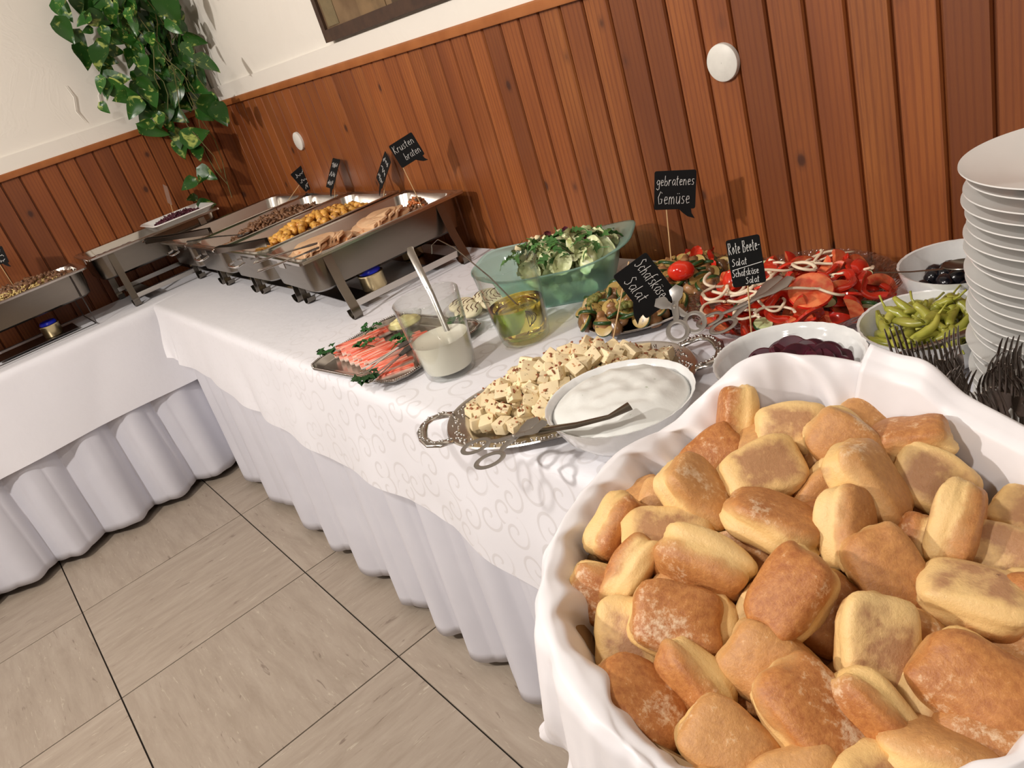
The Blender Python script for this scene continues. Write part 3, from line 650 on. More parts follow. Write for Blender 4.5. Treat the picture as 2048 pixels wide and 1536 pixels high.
ROLLS= [[3.241, -0.74, 0.965, -0.95, -0.98, 1.88, 0.76],
[3.303, -0.739, 0.966, -2.5, 0.16, 0.56, 0.76],
[3.358, -0.739, 0.964, 0.82, 0.6, 0.11, 0.76],
[3.342, -0.677, 0.939, 0.3, 0.63, 0.06, 0.76],
[3.399, -0.704, 0.958, -0.08, -0.16, 0.62, 0.76],
[3.244, -0.791, 0.948, 0.6, -0.28, 0.97, 0.76],
[3.265, -0.766, 0.946, -0.12, -0.37, 0.99, 0.77],
[3.317, -0.806, 0.965, -2.59, 0.02, 1.1, 0.83],
[3.279, -0.859, 0.962, -0.09, 0.82, 0.31, 0.84],
[3.361, -0.857, 0.959, -0.3, 0.36, 0.39, 0.86],
[3.401, -0.781, 0.96, -0.53, 0.95, -0.17, 0.93],
[3.41, -0.831, 0.957, 1.11, -0.88, 2.14, 0.77],
[3.431, -0.73, 0.942, -2.55, 0.42, 0.14, 0.76],
[3.471, -0.783, 0.95, 1.81, -0.82, 1.61, 0.76],
[3.328, -0.74, 0.937, -0.35, -0.72, 1.3, 0.76],
[3.232, -0.92, 0.947, 1.61, -0.62, 1.51, 0.76],
[3.286, -0.91, 0.95, -2.8, 0.28, 0.64, 0.83],
[3.211, -0.868, 0.93, -0.13, -0.23, 1.06, 0.76],
[3.246, -0.864, 0.932, 0.81, 0.51, 0.42, 0.76],
[3.335, -0.921, 0.953, 1.77, 0.52, 0.31, 0.85],
[3.282, -0.953, 0.94, -1.11, -0.58, 1.32, 0.76],
[3.267, -0.976, 0.924, 1.09, 0.46, 0.53, 0.76],
[3.349, -0.976, 0.942, 0.51, 0.25, 0.64, 0.83],
[3.315, -1.002, 0.921, -2.91, -0.7, 1.95, 0.76],
[3.366, -1.046, 0.923, -0.09, 0.52, 0.28, 0.9],
[3.387, -1.006, 0.924, 1.29, 0.45, -0.07, 0.76],
[3.418, -0.92, 0.96, 0.3, -0.48, 1.22, 0.76],
[3.347, -0.875, 0.93, 0.86, -0.05, 0.79, 0.76],
[3.453, -0.849, 0.941, 0.3, 0.71, -0.35, 0.76],
[3.428, -0.892, 0.92, 0.99, -0.65, 1.52, 0.76],
[3.482, -0.917, 0.941, -2.5, -0.72, 1.84, 0.76],
[3.511, -0.838, 0.939, 2.98, 0.12, 0.32, 0.81],
[3.504, -0.777, 0.929, -2.49, 0.22, 0.21, 0.76],
[3.543, -0.903, 0.925, 0.43, 0.45, -0.16, 0.9],
[3.426, -0.964, 0.926, 0.63, 0.4, 0.26, 0.8],
[3.471, -0.985, 0.928, -0.0, 0.54, -0.13, 0.83],
[3.436, -1.032, 0.92, 0.39, 0.47, 0.15, 0.77],
[3.501, -0.962, 0.922, 1.25, 0.67, -0.04, 0.76],
[3.513, -0.927, 0.903, 1.61, -0.68, 2.03, 0.76],
[3.503, -0.885, 0.911, 0.78, 0.45, -0.06, 0.76],
[3.56, -0.929, 0.908, 0.46, 0.15, 0.22, 0.76],
[3.543, -0.96, 0.916, -0.6, 0.13, 0.33, 0.76],
[3.536, -0.844, 0.907, 0.93, 0.04, 0.35, 0.76],
[3.449, -0.797, 0.919, -1.22, -0.79, 1.6, 0.76],
[3.362, -0.785, 0.935, 1.04, -0.65, 1.26, 0.76],
[3.325, -0.931, 0.924, -0.3, 0.39, 0.46, 0.76],
[3.385, -0.925, 0.918, 1.82, -0.68, 1.7, 0.76],
[3.365, -0.957, 0.917, -1.07, -0.72, 1.94, 0.76],
[3.376, -0.81, 0.925, 0.88, -0.08, 0.7, 0.76],
[3.405, -0.987, 0.901, 0.74, -0.44, 1.42, 0.76],
[3.33, -0.999, 0.901, 0.76, 0.05, 0.9, 0.76],
[3.47, -0.927, 0.9, -0.41, -0.33, 1.04, 0.76],
[3.505, -0.844, 0.903, 1.76, -0.31, 0.79, 0.76],
[3.407, -0.742, 0.923, 0.87, 0.29, 0.29, 0.76],
[3.55, -0.816, 0.925, 0.76, 0.25, 0.09, 0.76],
[3.581, -0.892, 0.911, -0.07, -0.54, 1.15, 0.76],
[3.512, -0.729, 0.927, -2.82, 0.33, 0.08, 0.76],
[3.486, -1.025, 0.912, 0.59, -0.16, 0.99, 0.76],
[3.532, -1.0, 0.911, 2.98, 0.48, -0.29, 0.76],
[3.445, -1.079, 0.906, -0.27, -0.43, 1.68, 0.76],
[3.571, -0.978, 0.909, 0.12, -0.37, 1.08, 0.76]]
LEAVES= [[0.086, -0.442, 1.858, 1.61, -0.25, 1.13, 0.082],
[0.126, -0.459, 1.878, 1.13, 0.67, 0.66, 0.049],
[0.061, -0.345, 1.843, 1.65, 0.5, 1.0, 0.095],
[0.086, -0.385, 1.865, 1.95, 0.11, 1.3, 0.065],
[0.152, -0.299, 1.832, 1.37, -0.66, 1.46, 0.079],
[0.077, -0.252, 1.835, 1.5, -0.25, 1.8, 0.066],
[0.118, -0.477, 1.787, 1.67, -0.19, 1.58, 0.089],
[0.067, -0.43, 1.752, 1.69, -0.26, 1.45, 0.066],
[0.093, -0.451, 1.688, 1.22, 0.42, 1.85, 0.098],
[0.112, -0.346, 1.824, 2.03, 0.45, 1.99, 0.072],
[0.139, -0.345, 1.795, 2.11, -0.88, 0.96, 0.083],
[0.148, -0.293, 1.784, 1.43, 0.01, 1.9, 0.083],
[0.157, -0.42, 1.67, 0.97, 0.2, 0.91, 0.101],
[0.084, -0.347, 1.689, 2.12, -1.06, 1.0, 0.096],
[0.129, -0.379, 1.652, 1.33, -1.01, 1.24, 0.062],
[0.102, -0.269, 1.783, 1.38, 0.12, 1.43, 0.088],
[0.124, -0.264, 1.721, 1.95, 0.37, 1.6, 0.111],
[0.162, -0.205, 1.743, 1.26, -0.66, 2.09, 0.099],
[0.134, -0.164, 1.734, 1.13, -0.04, 1.71, 0.097],
[0.426, -0.166, 1.737, 1.83, -0.19, 1.32, 0.114],
[0.291, -0.139, 1.769, 1.78, 0.81, 2.03, 0.079],
[0.123, -0.194, 1.82, 1.41, -0.21, 0.67, 0.096],
[0.154, -0.154, 1.801, 2.1, -0.17, 0.68, 0.096],
[0.323, -0.148, 1.684, 1.74, -0.58, 0.61, 0.065],
[0.251, -0.092, 1.675, 1.57, -0.27, 1.76, 0.059],
[0.26, -0.065, 1.624, 2.35, -0.74, 0.21, 0.078],
[0.341, -0.139, 1.589, 1.22, -0.07, 1.75, 0.065],
[0.574, -0.168, 1.52, 1.03, -0.42, 1.98, 0.086],
[0.094, -0.186, 1.645, 1.14, 0.35, 1.43, 0.088],
[0.063, -0.129, 1.66, 1.19, 0.07, 1.15, 0.085],
[0.127, -0.187, 1.604, 0.97, 0.15, 0.72, 0.084],
[0.155, -0.272, 1.652, 1.66, 0.52, 2.06, 0.067],
[0.159, -0.357, 1.736, 1.38, 0.09, 1.27, 0.058],
[0.117, -0.313, 1.718, 2.26, 1.25, 2.06, 0.074],
[0.122, -0.303, 1.636, 1.85, 0.37, 2.01, 0.067],
[0.116, -0.382, 1.583, 0.63, -1.19, 2.07, 0.096],
[0.086, -0.411, 1.602, 2.01, 0.76, 2.36, 0.082],
[0.117, -0.452, 1.578, 1.2, 0.32, 0.65, 0.062],
[0.106, -0.436, 1.553, 1.22, 0.33, 0.65, 0.067],
[0.128, -0.386, 1.536, 2.21, -0.71, 0.42, 0.104],
[0.129, -0.397, 1.513, 2.97, 1.3, 2.94, 0.074],
[0.099, -0.257, 1.553, 1.54, -0.23, 1.63, 0.099],
[0.062, -0.29, 1.556, 1.14, 0.41, 1.55, 0.076],
[0.166, -0.277, 1.601, 1.23, 0.1, 1.25, 0.074],
[0.125, -0.221, 1.591, 1.34, -0.28, 1.08, 0.068],
[0.094, -0.134, 1.503, 1.42, 0.68, 1.45, 0.121],
[0.093, -0.182, 1.555, 1.13, -0.45, 1.66, 0.069],
[0.108, -0.063, 1.511, 1.42, -0.18, 1.57, 0.094],
[0.144, -0.094, 1.455, 0.9, -0.52, 1.69, 0.078],
[0.097, -0.086, 1.542, 1.22, -0.61, 1.13, 0.066],
[0.137, -0.292, 1.488, 1.07, -0.07, 1.09, 0.098],
[0.097, -0.331, 1.515, 1.66, 0.67, 1.23, 0.076],
[0.154, -0.484, 1.494, 1.23, -0.47, 1.11, 0.048],
[0.132, -0.379, 1.46, 1.68, 0.85, 1.24, 0.086],
[0.085, -0.328, 1.437, 1.12, 0.86, 1.38, 0.1],
[0.081, -0.272, 1.442, 1.73, 0.08, 1.77, 0.089],
[0.08, -0.229, 1.487, 1.24, 0.1, 1.69, 0.089],
[0.131, -0.201, 1.458, 1.56, 0.49, 1.04, 0.089],
[0.074, -0.174, 1.428, 0.99, -0.46, 1.7, 0.095],
[0.09, -0.215, 1.389, 1.34, -0.67, 1.15, 0.098],
[0.106, -0.106, 1.404, 1.44, 0.25, 1.85, 0.095],
[0.077, -0.145, 1.454, 0.79, -0.16, 1.77, 0.071],
[0.357, -0.157, 1.369, 1.83, -0.19, 1.16, 0.097],
[0.48, -0.165, 1.342, 1.82, -0.12, 0.86, 0.08],
[0.213, -0.142, 1.351, 1.47, -0.73, 1.58, 0.066],
[0.117, -0.3, 1.39, 1.15, 0.23, 1.09, 0.062],
[0.085, -0.26, 1.353, 0.99, -0.13, 1.41, 0.051],
[0.092, -0.328, 1.359, 2.25, -0.64, 0.5, 0.105],
[0.159, -0.372, 1.395, -2.6, 0.91, -2.95, 0.06],
[0.159, -0.196, 1.291, -0.13, -1.43, -3.13, 0.106],
[0.061, -0.25, 1.3, 1.51, 0.14, 0.83, 0.079],
[0.093, -0.26, 1.399, 1.56, 0.49, 1.34, 0.078],
[0.106, -0.269, 1.74, 1.91, 0.23, 1.48, 0.085],
[0.098, -0.312, 1.763, 1.36, 0.23, 1.82, 0.081],
[0.112, -0.219, 1.69, 1.62, 0.48, 1.09, 0.067],
[0.082, -0.116, 1.598, 1.54, 0.15, 1.71, 0.047],
[0.079, -0.14, 1.422, 1.82, 0.21, 1.87, 0.079],
[0.149, -0.289, 1.523, 2.05, -0.34, 0.55, 0.075],
[0.129, -0.405, 1.808, 0.78, 0.98, 0.24, 0.061],
[0.09, -0.397, 1.775, 2.35, 1.42, 2.49, 0.04],
[0.107, -0.243, 1.807, 1.77, 0.59, 1.84, 0.081],
[0.06, -0.252, 1.259, 1.0, -0.22, 0.86, 0.096],
[0.074, -0.173, 1.284, -0.06, -0.89, 2.34, 0.111],
[0.154, -0.221, 1.221, 0.99, 0.16, 1.28, 0.065],
[0.095, -0.204, 1.127, 1.32, -0.77, 1.08, 0.082],
[0.131, -0.311, 1.12, 0.86, 1.11, 0.67, 0.066],
[0.081, -0.231, 1.122, 0.76, 0.55, 0.64, 0.06],
[0.121, -0.268, 1.015, 1.74, -1.21, 1.1, 0.067],
[0.069, -0.306, 1.058, -0.17, 1.31, 0.02, 0.045],
[0.309, -0.126, 1.378, 1.7, -0.37, 1.07, 0.09],
[0.399, -0.148, 1.336, 1.5, -0.21, 1.15, 0.082],
[0.101, -0.364, 1.931, 1.51, -0.08, 1.59, 0.086],
[0.106, -0.27, 1.928, 1.69, 0.44, 1.3, 0.097],
[0.087, -0.166, 1.927, 1.5, -0.25, 1.52, 0.099],
[0.068, -0.075, 1.893, 1.44, 0.25, 1.18, 0.102],
[0.551, -0.157, 1.794, 1.97, -0.36, 1.0, 0.09],
[0.159, -0.287, 1.991, 1.72, 0.31, 1.0, 0.095],
[0.111, -0.158, 1.993, 1.28, 0.21, 1.7, 0.098],
[0.386, -0.133, 1.943, 2.04, 0.26, 1.71, 0.092],
[0.589, -0.133, 1.864, 1.73, -0.1, 1.3, 0.079],
[0.071, -0.149, 2.072, 1.81, -0.16, 0.52, 0.098],
[0.26, -0.076, 2.03, 1.62, 0.34, 0.62, 0.095]]
SIGNS=[
    ('krusten',[1.7233, -0.1441, 1.124],[0.0362, 0.0642, 0.0168],[0.0031, 0.0056, 0.0693],[1.7106, -0.1667, 1.0831],[1.72, -0.15, 0.93]),
    ('potato',[1.3739, -0.0519, 1.0465],[0.0579, -0.0245, -0.0307],[0.0227, 0.0457, 0.0854],[1.3741, -0.0514, 1.0297],[1.35, -0.1, 0.93]),
    ('meat',[0.9997, -0.0542, 1.0477],[0.0692, -0.008, -0.0068],[0.0256, 0.0596, 0.0851],[1.0017, -0.0495, 1.0366],[0.98, -0.1, 0.93]),
    ('sauce',[0.6156, -0.0025, 1.0247],[0.0232, 0.0656, 0.025],[-0.0016, -0.0044, 0.0891],[0.6062, -0.0292, 1.0077],[0.56, -0.16, 0.93]),
    ('veg',[2.6558, -0.1325, 0.9898],[0.0558, 0.0545, -0.0176],[0.0044, 0.0043, 0.0758],[2.6388, -0.1491, 0.9552],[2.6278, -0.1598, 0.83]),
    ('feta',[2.7859, -0.3895, 0.9135],[0.0244, 0.0291, -0.0922],[0.0216, 0.0257, 0.0597],[2.7634, -0.4163, 0.9295],[2.7349, -0.4502, 0.84]),
    ('beet',[2.9759, -0.3576, 0.9564],[0.0382, 0.0316, -0.0006],[0.0076, 0.0063, 0.0774],[2.9731, -0.36, 0.9138],[2.966, -0.3658, 0.82]),
    ('back',[0.1221, -0.4054, 1.1105],[0.059, -0.0017, -0.0109],[0.0028, 0.0119, 0.0789],[0.1204, -0.4127, 1.0679],[0.1173, -0.4257, 0.99]),
    ('left',[.16,-1.085,1.128],[.036,.052,-.006],[-.006,-.004,.064],[.16,-1.094,1.094],[.16,-1.091,1.005]),
]
ROLL_LABELS = [
 'upright pale roll with a burnt edge at the far left back of the bread basket',
 'roll showing its dark floured base at the far back of the basket',
 'diamond-shaped floured brown roll near the back of the basket',
 'half-hidden pale roll behind the diamond-shaped floured one',
 'long pale golden roll at the far right back against the napkin',
 'brown roll at the back left, half under two pale ones',
 'pale roll with a bump behind the one showing its reddish base',
 'pale roll with a reddish rectangular base patch turned up, back centre-left',
 'golden roll with a floured shoulder at the left of the back group',
 'oval side-lying roll with creased pale flank in the middle of the basket',
 'long roll with pale flat flank and brown end, right of the middle',
 'upright side-lying roll with pale left flank in the middle',
 'dark floured roll partly hidden at the back right near the napkin',
 'pale roll with one dark brown spot on its flank, at the right',
 'small hidden roll between the reddish-based roll and the diamond-shaped one',
 'roll leaning on the napkin at the left rim, brown lower side',
 'roll with brown base and a burnt line, left of the middle',
 'tip of a pale roll at the left rim behind two others',
 'brown roll mostly hidden beneath the left golden roll',
 'long pale roll with a flat flank and brown lower edge, left centre',
 'pale roll standing on end with its dark base to the right, left side',
 'flour-dusted roll tip at the left rim under the one standing on end',
 'large square golden-brown floured roll at the left centre',
 'roll with dark scorched stripes on its base at the left rim',
 'large roll with pale lower flank resting on the napkin at the front left',
 'roll with pale end and dark reddish body in the front left gap',
 'largest cracked and floured square roll in the very middle',
 'brown roll peeping out behind the largest floured roll',
 'brown roll with a white flour patch right of the middle',
 'roll in shade to the right below the largest floured roll',
 'roll showing its reddish speckled base with pale right flank, right centre',
 'long yellow roll with reddish base on top at the right edge',
 'brown roll against the napkin at the right edge',
 'very large brown roll slanting at the right front',
 'reddish brown roll right of the front middle',
 'long golden floured roll slanting at the front middle',
 'broad floured roll at the front edge, left of the middle',
 'golden roll with a dark patch and reddish side at the front right',
 'small pale end of a roll behind the front right ones',
 'brown roll in shade between the reddish-based roll and the very large brown one',
 'brown roll cut by the lower picture edge at the far right',
 'pale side-lying roll at the lower picture edge on the right',
 'dark brown roll at the right picture edge under the long yellow one',
 'pale roll deep in the gap left of the one with the brown spot',
 'brown roll deep between the two creased pale rolls of the back middle',
 'pale roll under the long flat-flanked one, left centre',
 'pale roll end just left of the largest cracked roll',
 'pale roll end just right of the large square floured roll',
]

ROLLGRP = 'bread rolls in the napkin-lined basket'
for k, (x, y, z, a, b, c, s) in enumerate(ROLLS):
    o = put(RM_[k % 7], 'bread_roll', None, (x, y, z), (a, b, c), s * .97)
    lab = ROLL_LABELS[k] if k < len(ROLL_LABELS) else 'golden crusted roll lying low between the other rolls of the basket'
    tag(o, lab, 'bread roll', ROLLGRP)
# deeper layers that carry the visible ones
for k in range(46):
    a = k * 2.39996; r = .145 * sqrt((k % 23 + .5) / 23); lay = k // 23
    o = put(RM_[k % 7], 'bread_roll', None, (BC.x + r * cos(a), BC.y + r * sin(a), (.870 - .040 * lay)), (rnd(-.4, .4), rnd(-.4, .4), rnd(0, 6.28)), .8)
    tag(o, 'golden crusted roll lying low between the other rolls of the basket', 'bread roll', ROLLGRP)

# ================================================================ CHAFING DISHES
def rrect(w, h, r, n=6):
    pts = []
    for cx, cy, a0 in ((w / 2 - r, h / 2 - r, 0), (-w / 2 + r, h / 2 - r, pi / 2), (-w / 2 + r, -h / 2 + r, pi), (w / 2 - r, -h / 2 + r, 3 * pi / 2)):
        for i in range(n): a = a0 + pi / 2 * i / (n - 1); pts.append((cx + r * cos(a), cy + r * sin(a)))
    return pts
def loft(g, secs, cap0=False, cap1=False, X=None):
    n = len(rrect(1, 1, .1)); V = []; F = []
    for w_, h_, r_, z in secs: V += [(x, y, z) for x, y in rrect(w_, h_, r_)]
    for k in range(len(secs) - 1):
        for i in range(n): j = (i + 1) % n; F.append((k * n + i, k * n + j, (k + 1) * n + j, (k + 1) * n + i))
    if cap0: F.append(tuple(reversed(range(n))))
    if cap1: F.append(tuple((len(secs) - 1) * n + i for i in range(n)))
    return g.add(V, F, X)
def strip(g, path, wdt, th=.0012, side=(0, 1, 0), X=None):
    sd = Vector(side); path = [Vector(p) for p in path]; V = []; F = []
    ws = wdt if isinstance(wdt, (list, tuple)) else [wdt] * len(path)
    for k, p in enumerate(path):
        t = (path[min(k + 1, len(path) - 1)] - path[max(k - 1, 0)]).normalized(); n = t.cross(sd).normalized() * th
        for a, b in ((-1, -1), (1, -1), (1, 1), (-1, 1)): V.append(p + sd * ws[k] / 2 * a + n * b)
    for k in range(len(path) - 1):
        for i in range(4): j = (i + 1) % 4; F.append((k * 4 + i, k * 4 + j, k * 4 + 4 + j, k * 4 + 4 + i))
    F.append((3, 2, 1, 0)); e = (len(path) - 1) * 4; F.append((e, e + 1, e + 2, e + 3))
    return g.add(V, F, X)
W_P, L_P, R_IN = .355, .535, .045
def chafer(label, cx, cy, zr, rz=0.0, flare=(.0, .0), w_=W_P, l_=L_P, legs=True, group=None, handle=True, wire=False):
    t = thing('chafing_dish', label, 'chafing dish', (cx, cy, ZT + .002), (0, 0, rz), group); h = zr - ZT - .002
    g = G(); loft(g, [(w_ - .03, l_ - .03, .04, h - .004), (w_ - .034, l_ - .034, .04, h - .05), (w_ - .045, l_ - .045, .04, h - .095), (w_ - .07, l_ - .07, .035, h - .103), (w_ - .10, l_ - .10, .03, h - .104)], cap1=True)
    put(g.mesh('water_pan', 'steel_dark'), 'water_pan', t)
    g = G(); loft(g, [(w_, l_, .012, h - .007), (w_, l_, .012, h), (w_ - .012, l_ - .012, .012, h + .001), (w_ - .028, l_ - .028, .03, h - .002), (w_ - .034, l_ - .034, .035, h + .0015), (w_ - .05, l_ - .05, .045, h - .001), (w_ - .056, l_ - .056, .045, h - .012), (w_ - .075, l_ - .075, .045, h - .045), (w_ - .10, l_ - .10, .04, h - .052)], cap1=True)
    put(g.mesh('food_pan', 'steel'), 'food_pan', t)
    if not wire:
        for sx in (-1, 1):
            fl_ = flare[0] if sx < 0 else flare[1]; x0 = sx * (w_ / 2 - .016)
            for sy in (-1, 1):
                y = sy * l_ * .345; g = G()
                strip(g, [(x0, y, h - .012), (x0 + sx * .004, y, h - .03), (x0 + sx * (.004 + fl_ * .35), y, h - .10), (x0 + sx * (fl_ * .85 + .002), y, .035), (x0 + sx * (fl_ + .002), y, .012), (x0 + sx * (fl_ - .004), y, .001), (x0 + sx * (fl_ - .018), y, .0005), (x0 + sx * (fl_ - .034), y, .008), (x0 + sx * (fl_ - .040), y, .022)], .026, .0013)
                put(g.mesh('leg', 'steel_dark', sharp=60), 'leg', t)
            g = G(); xs = x0 + sx * (fl_ * .8 - .004); strip(g, [(xs, -l_ * .34, .036), (xs, l_ * .34, .036)], .018, .001, side=(0, 0, 1))
            put(g.mesh('crossbar', 'steel', sharp=60), 'crossbar', t)
        for y in (-.13, .13):
            g = G(); strip(g, [(-w_ / 2 + .012, y, .024), (w_ / 2 - .012, y, .024)], .07, .001)
            put(g.mesh('burner_shelf', 'blacksteel', sharp=60), 'burner_shelf', t)
    else:
        for sy in (-1, 1):
            y = sy * l_ * .38
            g = G(); g.tube([(-w_ / 2 + .01, y, h - .01), (-w_ / 2 + .015, y, .006), (-w_ / 2 + .03, y, .003), (w_ / 2 - .03, y, .003), (w_ / 2 - .015, y, .006), (w_ / 2 - .01, y, h - .01)], .0022, 6)
            put(g.mesh('wire_leg', 'blacksteel'), 'wire_leg', t)
        for sx in (-1, 1):
            g = G(); g.tube([(sx * (w_ / 2 - .02), -l_ * .38, .006), (sx * (w_ / 2 - .02), l_ * .38, .006)], .002, 6); put(g.mesh('wire_rail', 'blacksteel'), 'wire_rail', t)
        g = G().box((0, 0, .006), (.15, l_ * .55, .002)); put(g.mesh('burner_shelf', 'blacksteel', smooth=False), 'burner_shelf', t)
    if handle:
        for sy in (-1, 1):
            y = sy * (l_ / 2 - .004); g = G(); g.tube([(-.045, y, h - .03), (-.045, y + sy * .022, h - .034), (-.03, y + sy * .030, h - .036), (.03, y + sy * .030, h - .036), (.045, y + sy * .022, h - .034), (.045, y, h - .03)], .0032, 8)
            put(g.mesh('handle', 'chrome'), 'handle', t)
    for sy in (-1, 1):
        g = G(); g.box((0, sy * (l_ / 2 - .006), h - .018), (.05, .003, .02)); put(g.mesh('bracket', 'steel', smooth=False), 'bracket', t)
    return t
GC = 'chafing dishes side by side on the long table'
ZR = .97
chafer('nearest chafing dish, with sliced roast pork under the Krustenbraten sign', 1.592, -.30, ZR, radians(-3), (.0, .055), group=GC, handle=False)
chafer('second chafing dish, filled with golden roast potatoes', 1.222, -.297, ZR, 0, (.0, .0), group=GC)
chafer('third chafing dish, filled with brown sliced gyros meat', .857, -.297, ZR, 0, (.0, .0), group=GC)
chafer('fourth chafing dish, almost empty with reddish sauce on its walls', .495, -.297, ZR, 0, (.0, .0), group=GC)
GL = 'chafing dishes on the narrow left table'
chafer('chafing dish in the room corner holding the white tray of red cabbage', .165, -.56, 1.01, 0, (.0, .03), w_=.32, l_=.55, group=GL, handle=False)
chafer('left steel dish on a wire stand, filled with egg noodles and browned meat', .205, -1.125, .995, 0, w_=.32, l_=.54, group=GL, wire=True, handle=False)

def can(x, y, label, z=ZT + .002, r=.034):
    t = thing('fuel_can', label, 'fuel can', (x, y, z), group='fuel cans under the chafing dishes')
    put(G().lathe([(.001, .0005), (r * .96, .0005), (r, .003), (r, .040), (r * 1.04, .042), (r * 1.04, .046), (r * .9, .048), (r * .88, .044), (.001, .044)], 28).mesh('tin', 'gold'), 'tin', t)
    put(G().lathe([(r * .86, .0445), (r * .88, .052), (r * .74, .060), (.001, .062)], 24).mesh('blue_cap', 'blue'), 'blue_cap', t, label='bright blue top of the fuel can')  # glossy blue cap over the top of the tin
for x in (1.592, ):
    can(1.700, -.375, 'gold fuel can with blue top beneath the nearest chafing dish, in front', ZT + .029, .036)
can(1.59, -.17, 'gold fuel can beneath the nearest chafing dish, at the wall side', ZT + .029)
can(1.22, -.42, 'gold fuel can beneath the potato chafing dish', ZT + .029)
can(.86, -.42, 'gold fuel can beneath the gyros chafing dish', ZT + .029)
can(.165, -.43, 'fuel can beneath the corner chafing dish', ZT + .029)
can(.225, -1.06, 'fuel can with blue top beneath the left steel dish of noodles', ZT + .0095, .036)

def heap(name, mats, cx, cy, z0, ax, ay, hgt, n, maker, label, cat, group, rz=0.0, nvar=5, jit=1.0, stuff=False, layers=1, tiltmax=pi):
    """pile of separate pieces over an elliptical mound"""
    ms = [maker(i) for i in range(nvar)]
    R2 = Matrix.Rotation(rz, 3, 'Z'); out = []
    for k in range(n):
        a = k * 2.39996 + rnd(-.3, .3); r = sqrt((k + .5) / n)
        p = R2 @ Vector((ax * r * cos(a), ay * r * sin(a), 0)); z = z0 + hgt * (1 - r ** 2.2) + rnd(-.1, .1) * hgt * jit
        o = put(ms[k % nvar], name, None, (cx + p.x, cy + p.y, z), (rnd(-tiltmax, tiltmax), rnd(-tiltmax, tiltmax), rnd(0, 2 * pi)), rnd(.85, 1.12))
        tag(o, label, cat, group); out.append(o)
    return out
def blobmesh(name, mat, sx, sy, sz, ns=.25, sub=2, freq=1.5, sq=1.0):
    return lambda i: G().add(*blob(sx * (1 + .12 * ((i * 7) % 3 - 1)), sy, sz, i + 1, ns, sub, freq, sq)).mesh(name, mat, sharp=180)
def mound(name, mat, cx, cy, z0, ax, ay, h, seed=1, rough=.15, rz=0, parent=None, n=26, p=2.2, freq=30):
    V = [(0, 0, h)]; F = []; ns = 48
    for j in range(1, n + 1):
        r = j / n
        for i in range(ns):
            a = 2 * pi * i / ns; x, y = ax * r * cos(a), ay * r * sin(a)
            z = h * (1 - r ** p) + h * rough * noise.noise(Vector((x * freq, y * freq, seed))) * (1 - r ** 6)
            V.append((x, y, z))
    for i in range(ns): F.append((0, 1 + i, 1 + (i + 1) % ns))
    for j in range(n - 1):
        for i in range(ns): a = 1 + j * ns; F.append((a + i, a + ns + i, a + ns + (i + 1) % ns, a + (i + 1) % ns))
    V.append((0, 0, -.001)); b = 1 + (n - 1) * ns
    for i in range(ns): F.append((b + (i + 1) % ns, b + i, len(V) - 1))
    return put(G().add(V, F).mesh(name, mat, sharp=180), name, parent, (cx, cy, z0), (0, 0, rz))
def flat_in_pan(name, mat, cx, cy, z, w_, l_, rz, label, cat, seed):
    g = G(); nx, ny = 20, 34
    g.grid(lambda u, v: ((u - .5) * w_, (v - .5) * l_, .004 * noise.noise(Vector((u * 6, v * 9, seed)))), nx, ny)
    o = put(g.mesh(name, mat), name, None, (cx, cy, z), (0, 0, rz)); solid(o, .004, -1); return tag(o, label, cat)
def scatter_stuff(name, mats, cx, cy, z0, ax, ay, h, n, mk, label, cat, seed=1, p=2.2, rz=0.0):
    rg = random.Random(seed); g = G(); Rz_ = Matrix.Rotation(rz, 3, 'Z')
    for k in range(n):
        a = k * 2.39996; r = sqrt((k + .5) / n); z = z0 + h * (1 - r ** p) + rg.uniform(-.12, .12) * h
        q = Rz_ @ Vector((ax * r * cos(a), ay * r * sin(a), 0)); g.cm = rg.randrange(len(mats))
        g.add(*mk(rg), rotm((cx + q.x, cy + q.y, z), (rg.uniform(-1, 1), rg.uniform(-1, 1), rg.uniform(0, 6.28)), rg.uniform(.7, 1.25)))
    o = put(g.mesh(name, mats, sharp=180), name); return tag(o, label, cat, kind='stuff')

# pork roast: two shingled stacks of slices, orange gravy, dark crumb near the sign
flat_in_pan('gravy', 'gravy', 1.592, -.30, .928, .262, .44, radians(-3), 'orange brown gravy in the nearest chafing dish', 'gravy', 3)
def pork_mesh(i):
    g = G(); n = 28
    def fn(u, v):
        a = 2 * pi * u; k = 1 + .10 * noise.noise(Vector((cos(a) * 1.5, sin(a) * 1.5, i)))
        zz = [-.0045, -.0045, -.003, .003, .0045, .0045][int(round(v * 5))]; rr = [0.001, .93, 1, 1, .93, .001][int(round(v * 5))]
        return (.066 * k * rr * cos(a), .044 * k * rr * sin(a), zz + .006 * cos(a * 1.5) * rr)
    g.grid(fn, n, 6, closeu=True); return g.mesh('pork_slice', 'pork', sharp=60)
pm = [pork_mesh(i) for i in range(4)]
for c, (bx, by, n) in enumerate(((1.570, -.425, 8), (1.585, -.225, 8))):
    for k in range(n):
        o = put(pm[k % 4], 'pork_slice', None, (bx + rnd(-.008, .008), by + (k - n / 2) * .016, .948 + .014 * sin(pi * k / 7)), (radians(13 + rnd(-4, 4)), rnd(-.12, .12), rnd(-.2, .2)))
        tag(o, 'slice of pale roast pork in the ' + ('front' if c == 0 else 'rear') + ' fan of slices in the nearest chafing dish', 'pork slice', 'roast pork slices')
for k, (x, y) in enumerate(((1.545, -.497), (1.575, -.29), (1.60, -.285), (1.54, -.48))):
    o = put(blobmesh('crackling', 'crackling', .020, .014, .012, .4)(k), 'crackling', None, (x, y, .944), (rnd(-1, 1), 0, rnd(0, 6)))
    tag(o, 'orange-red crackling at the end of a fan of pork slices', 'crackling', 'crackling pieces')
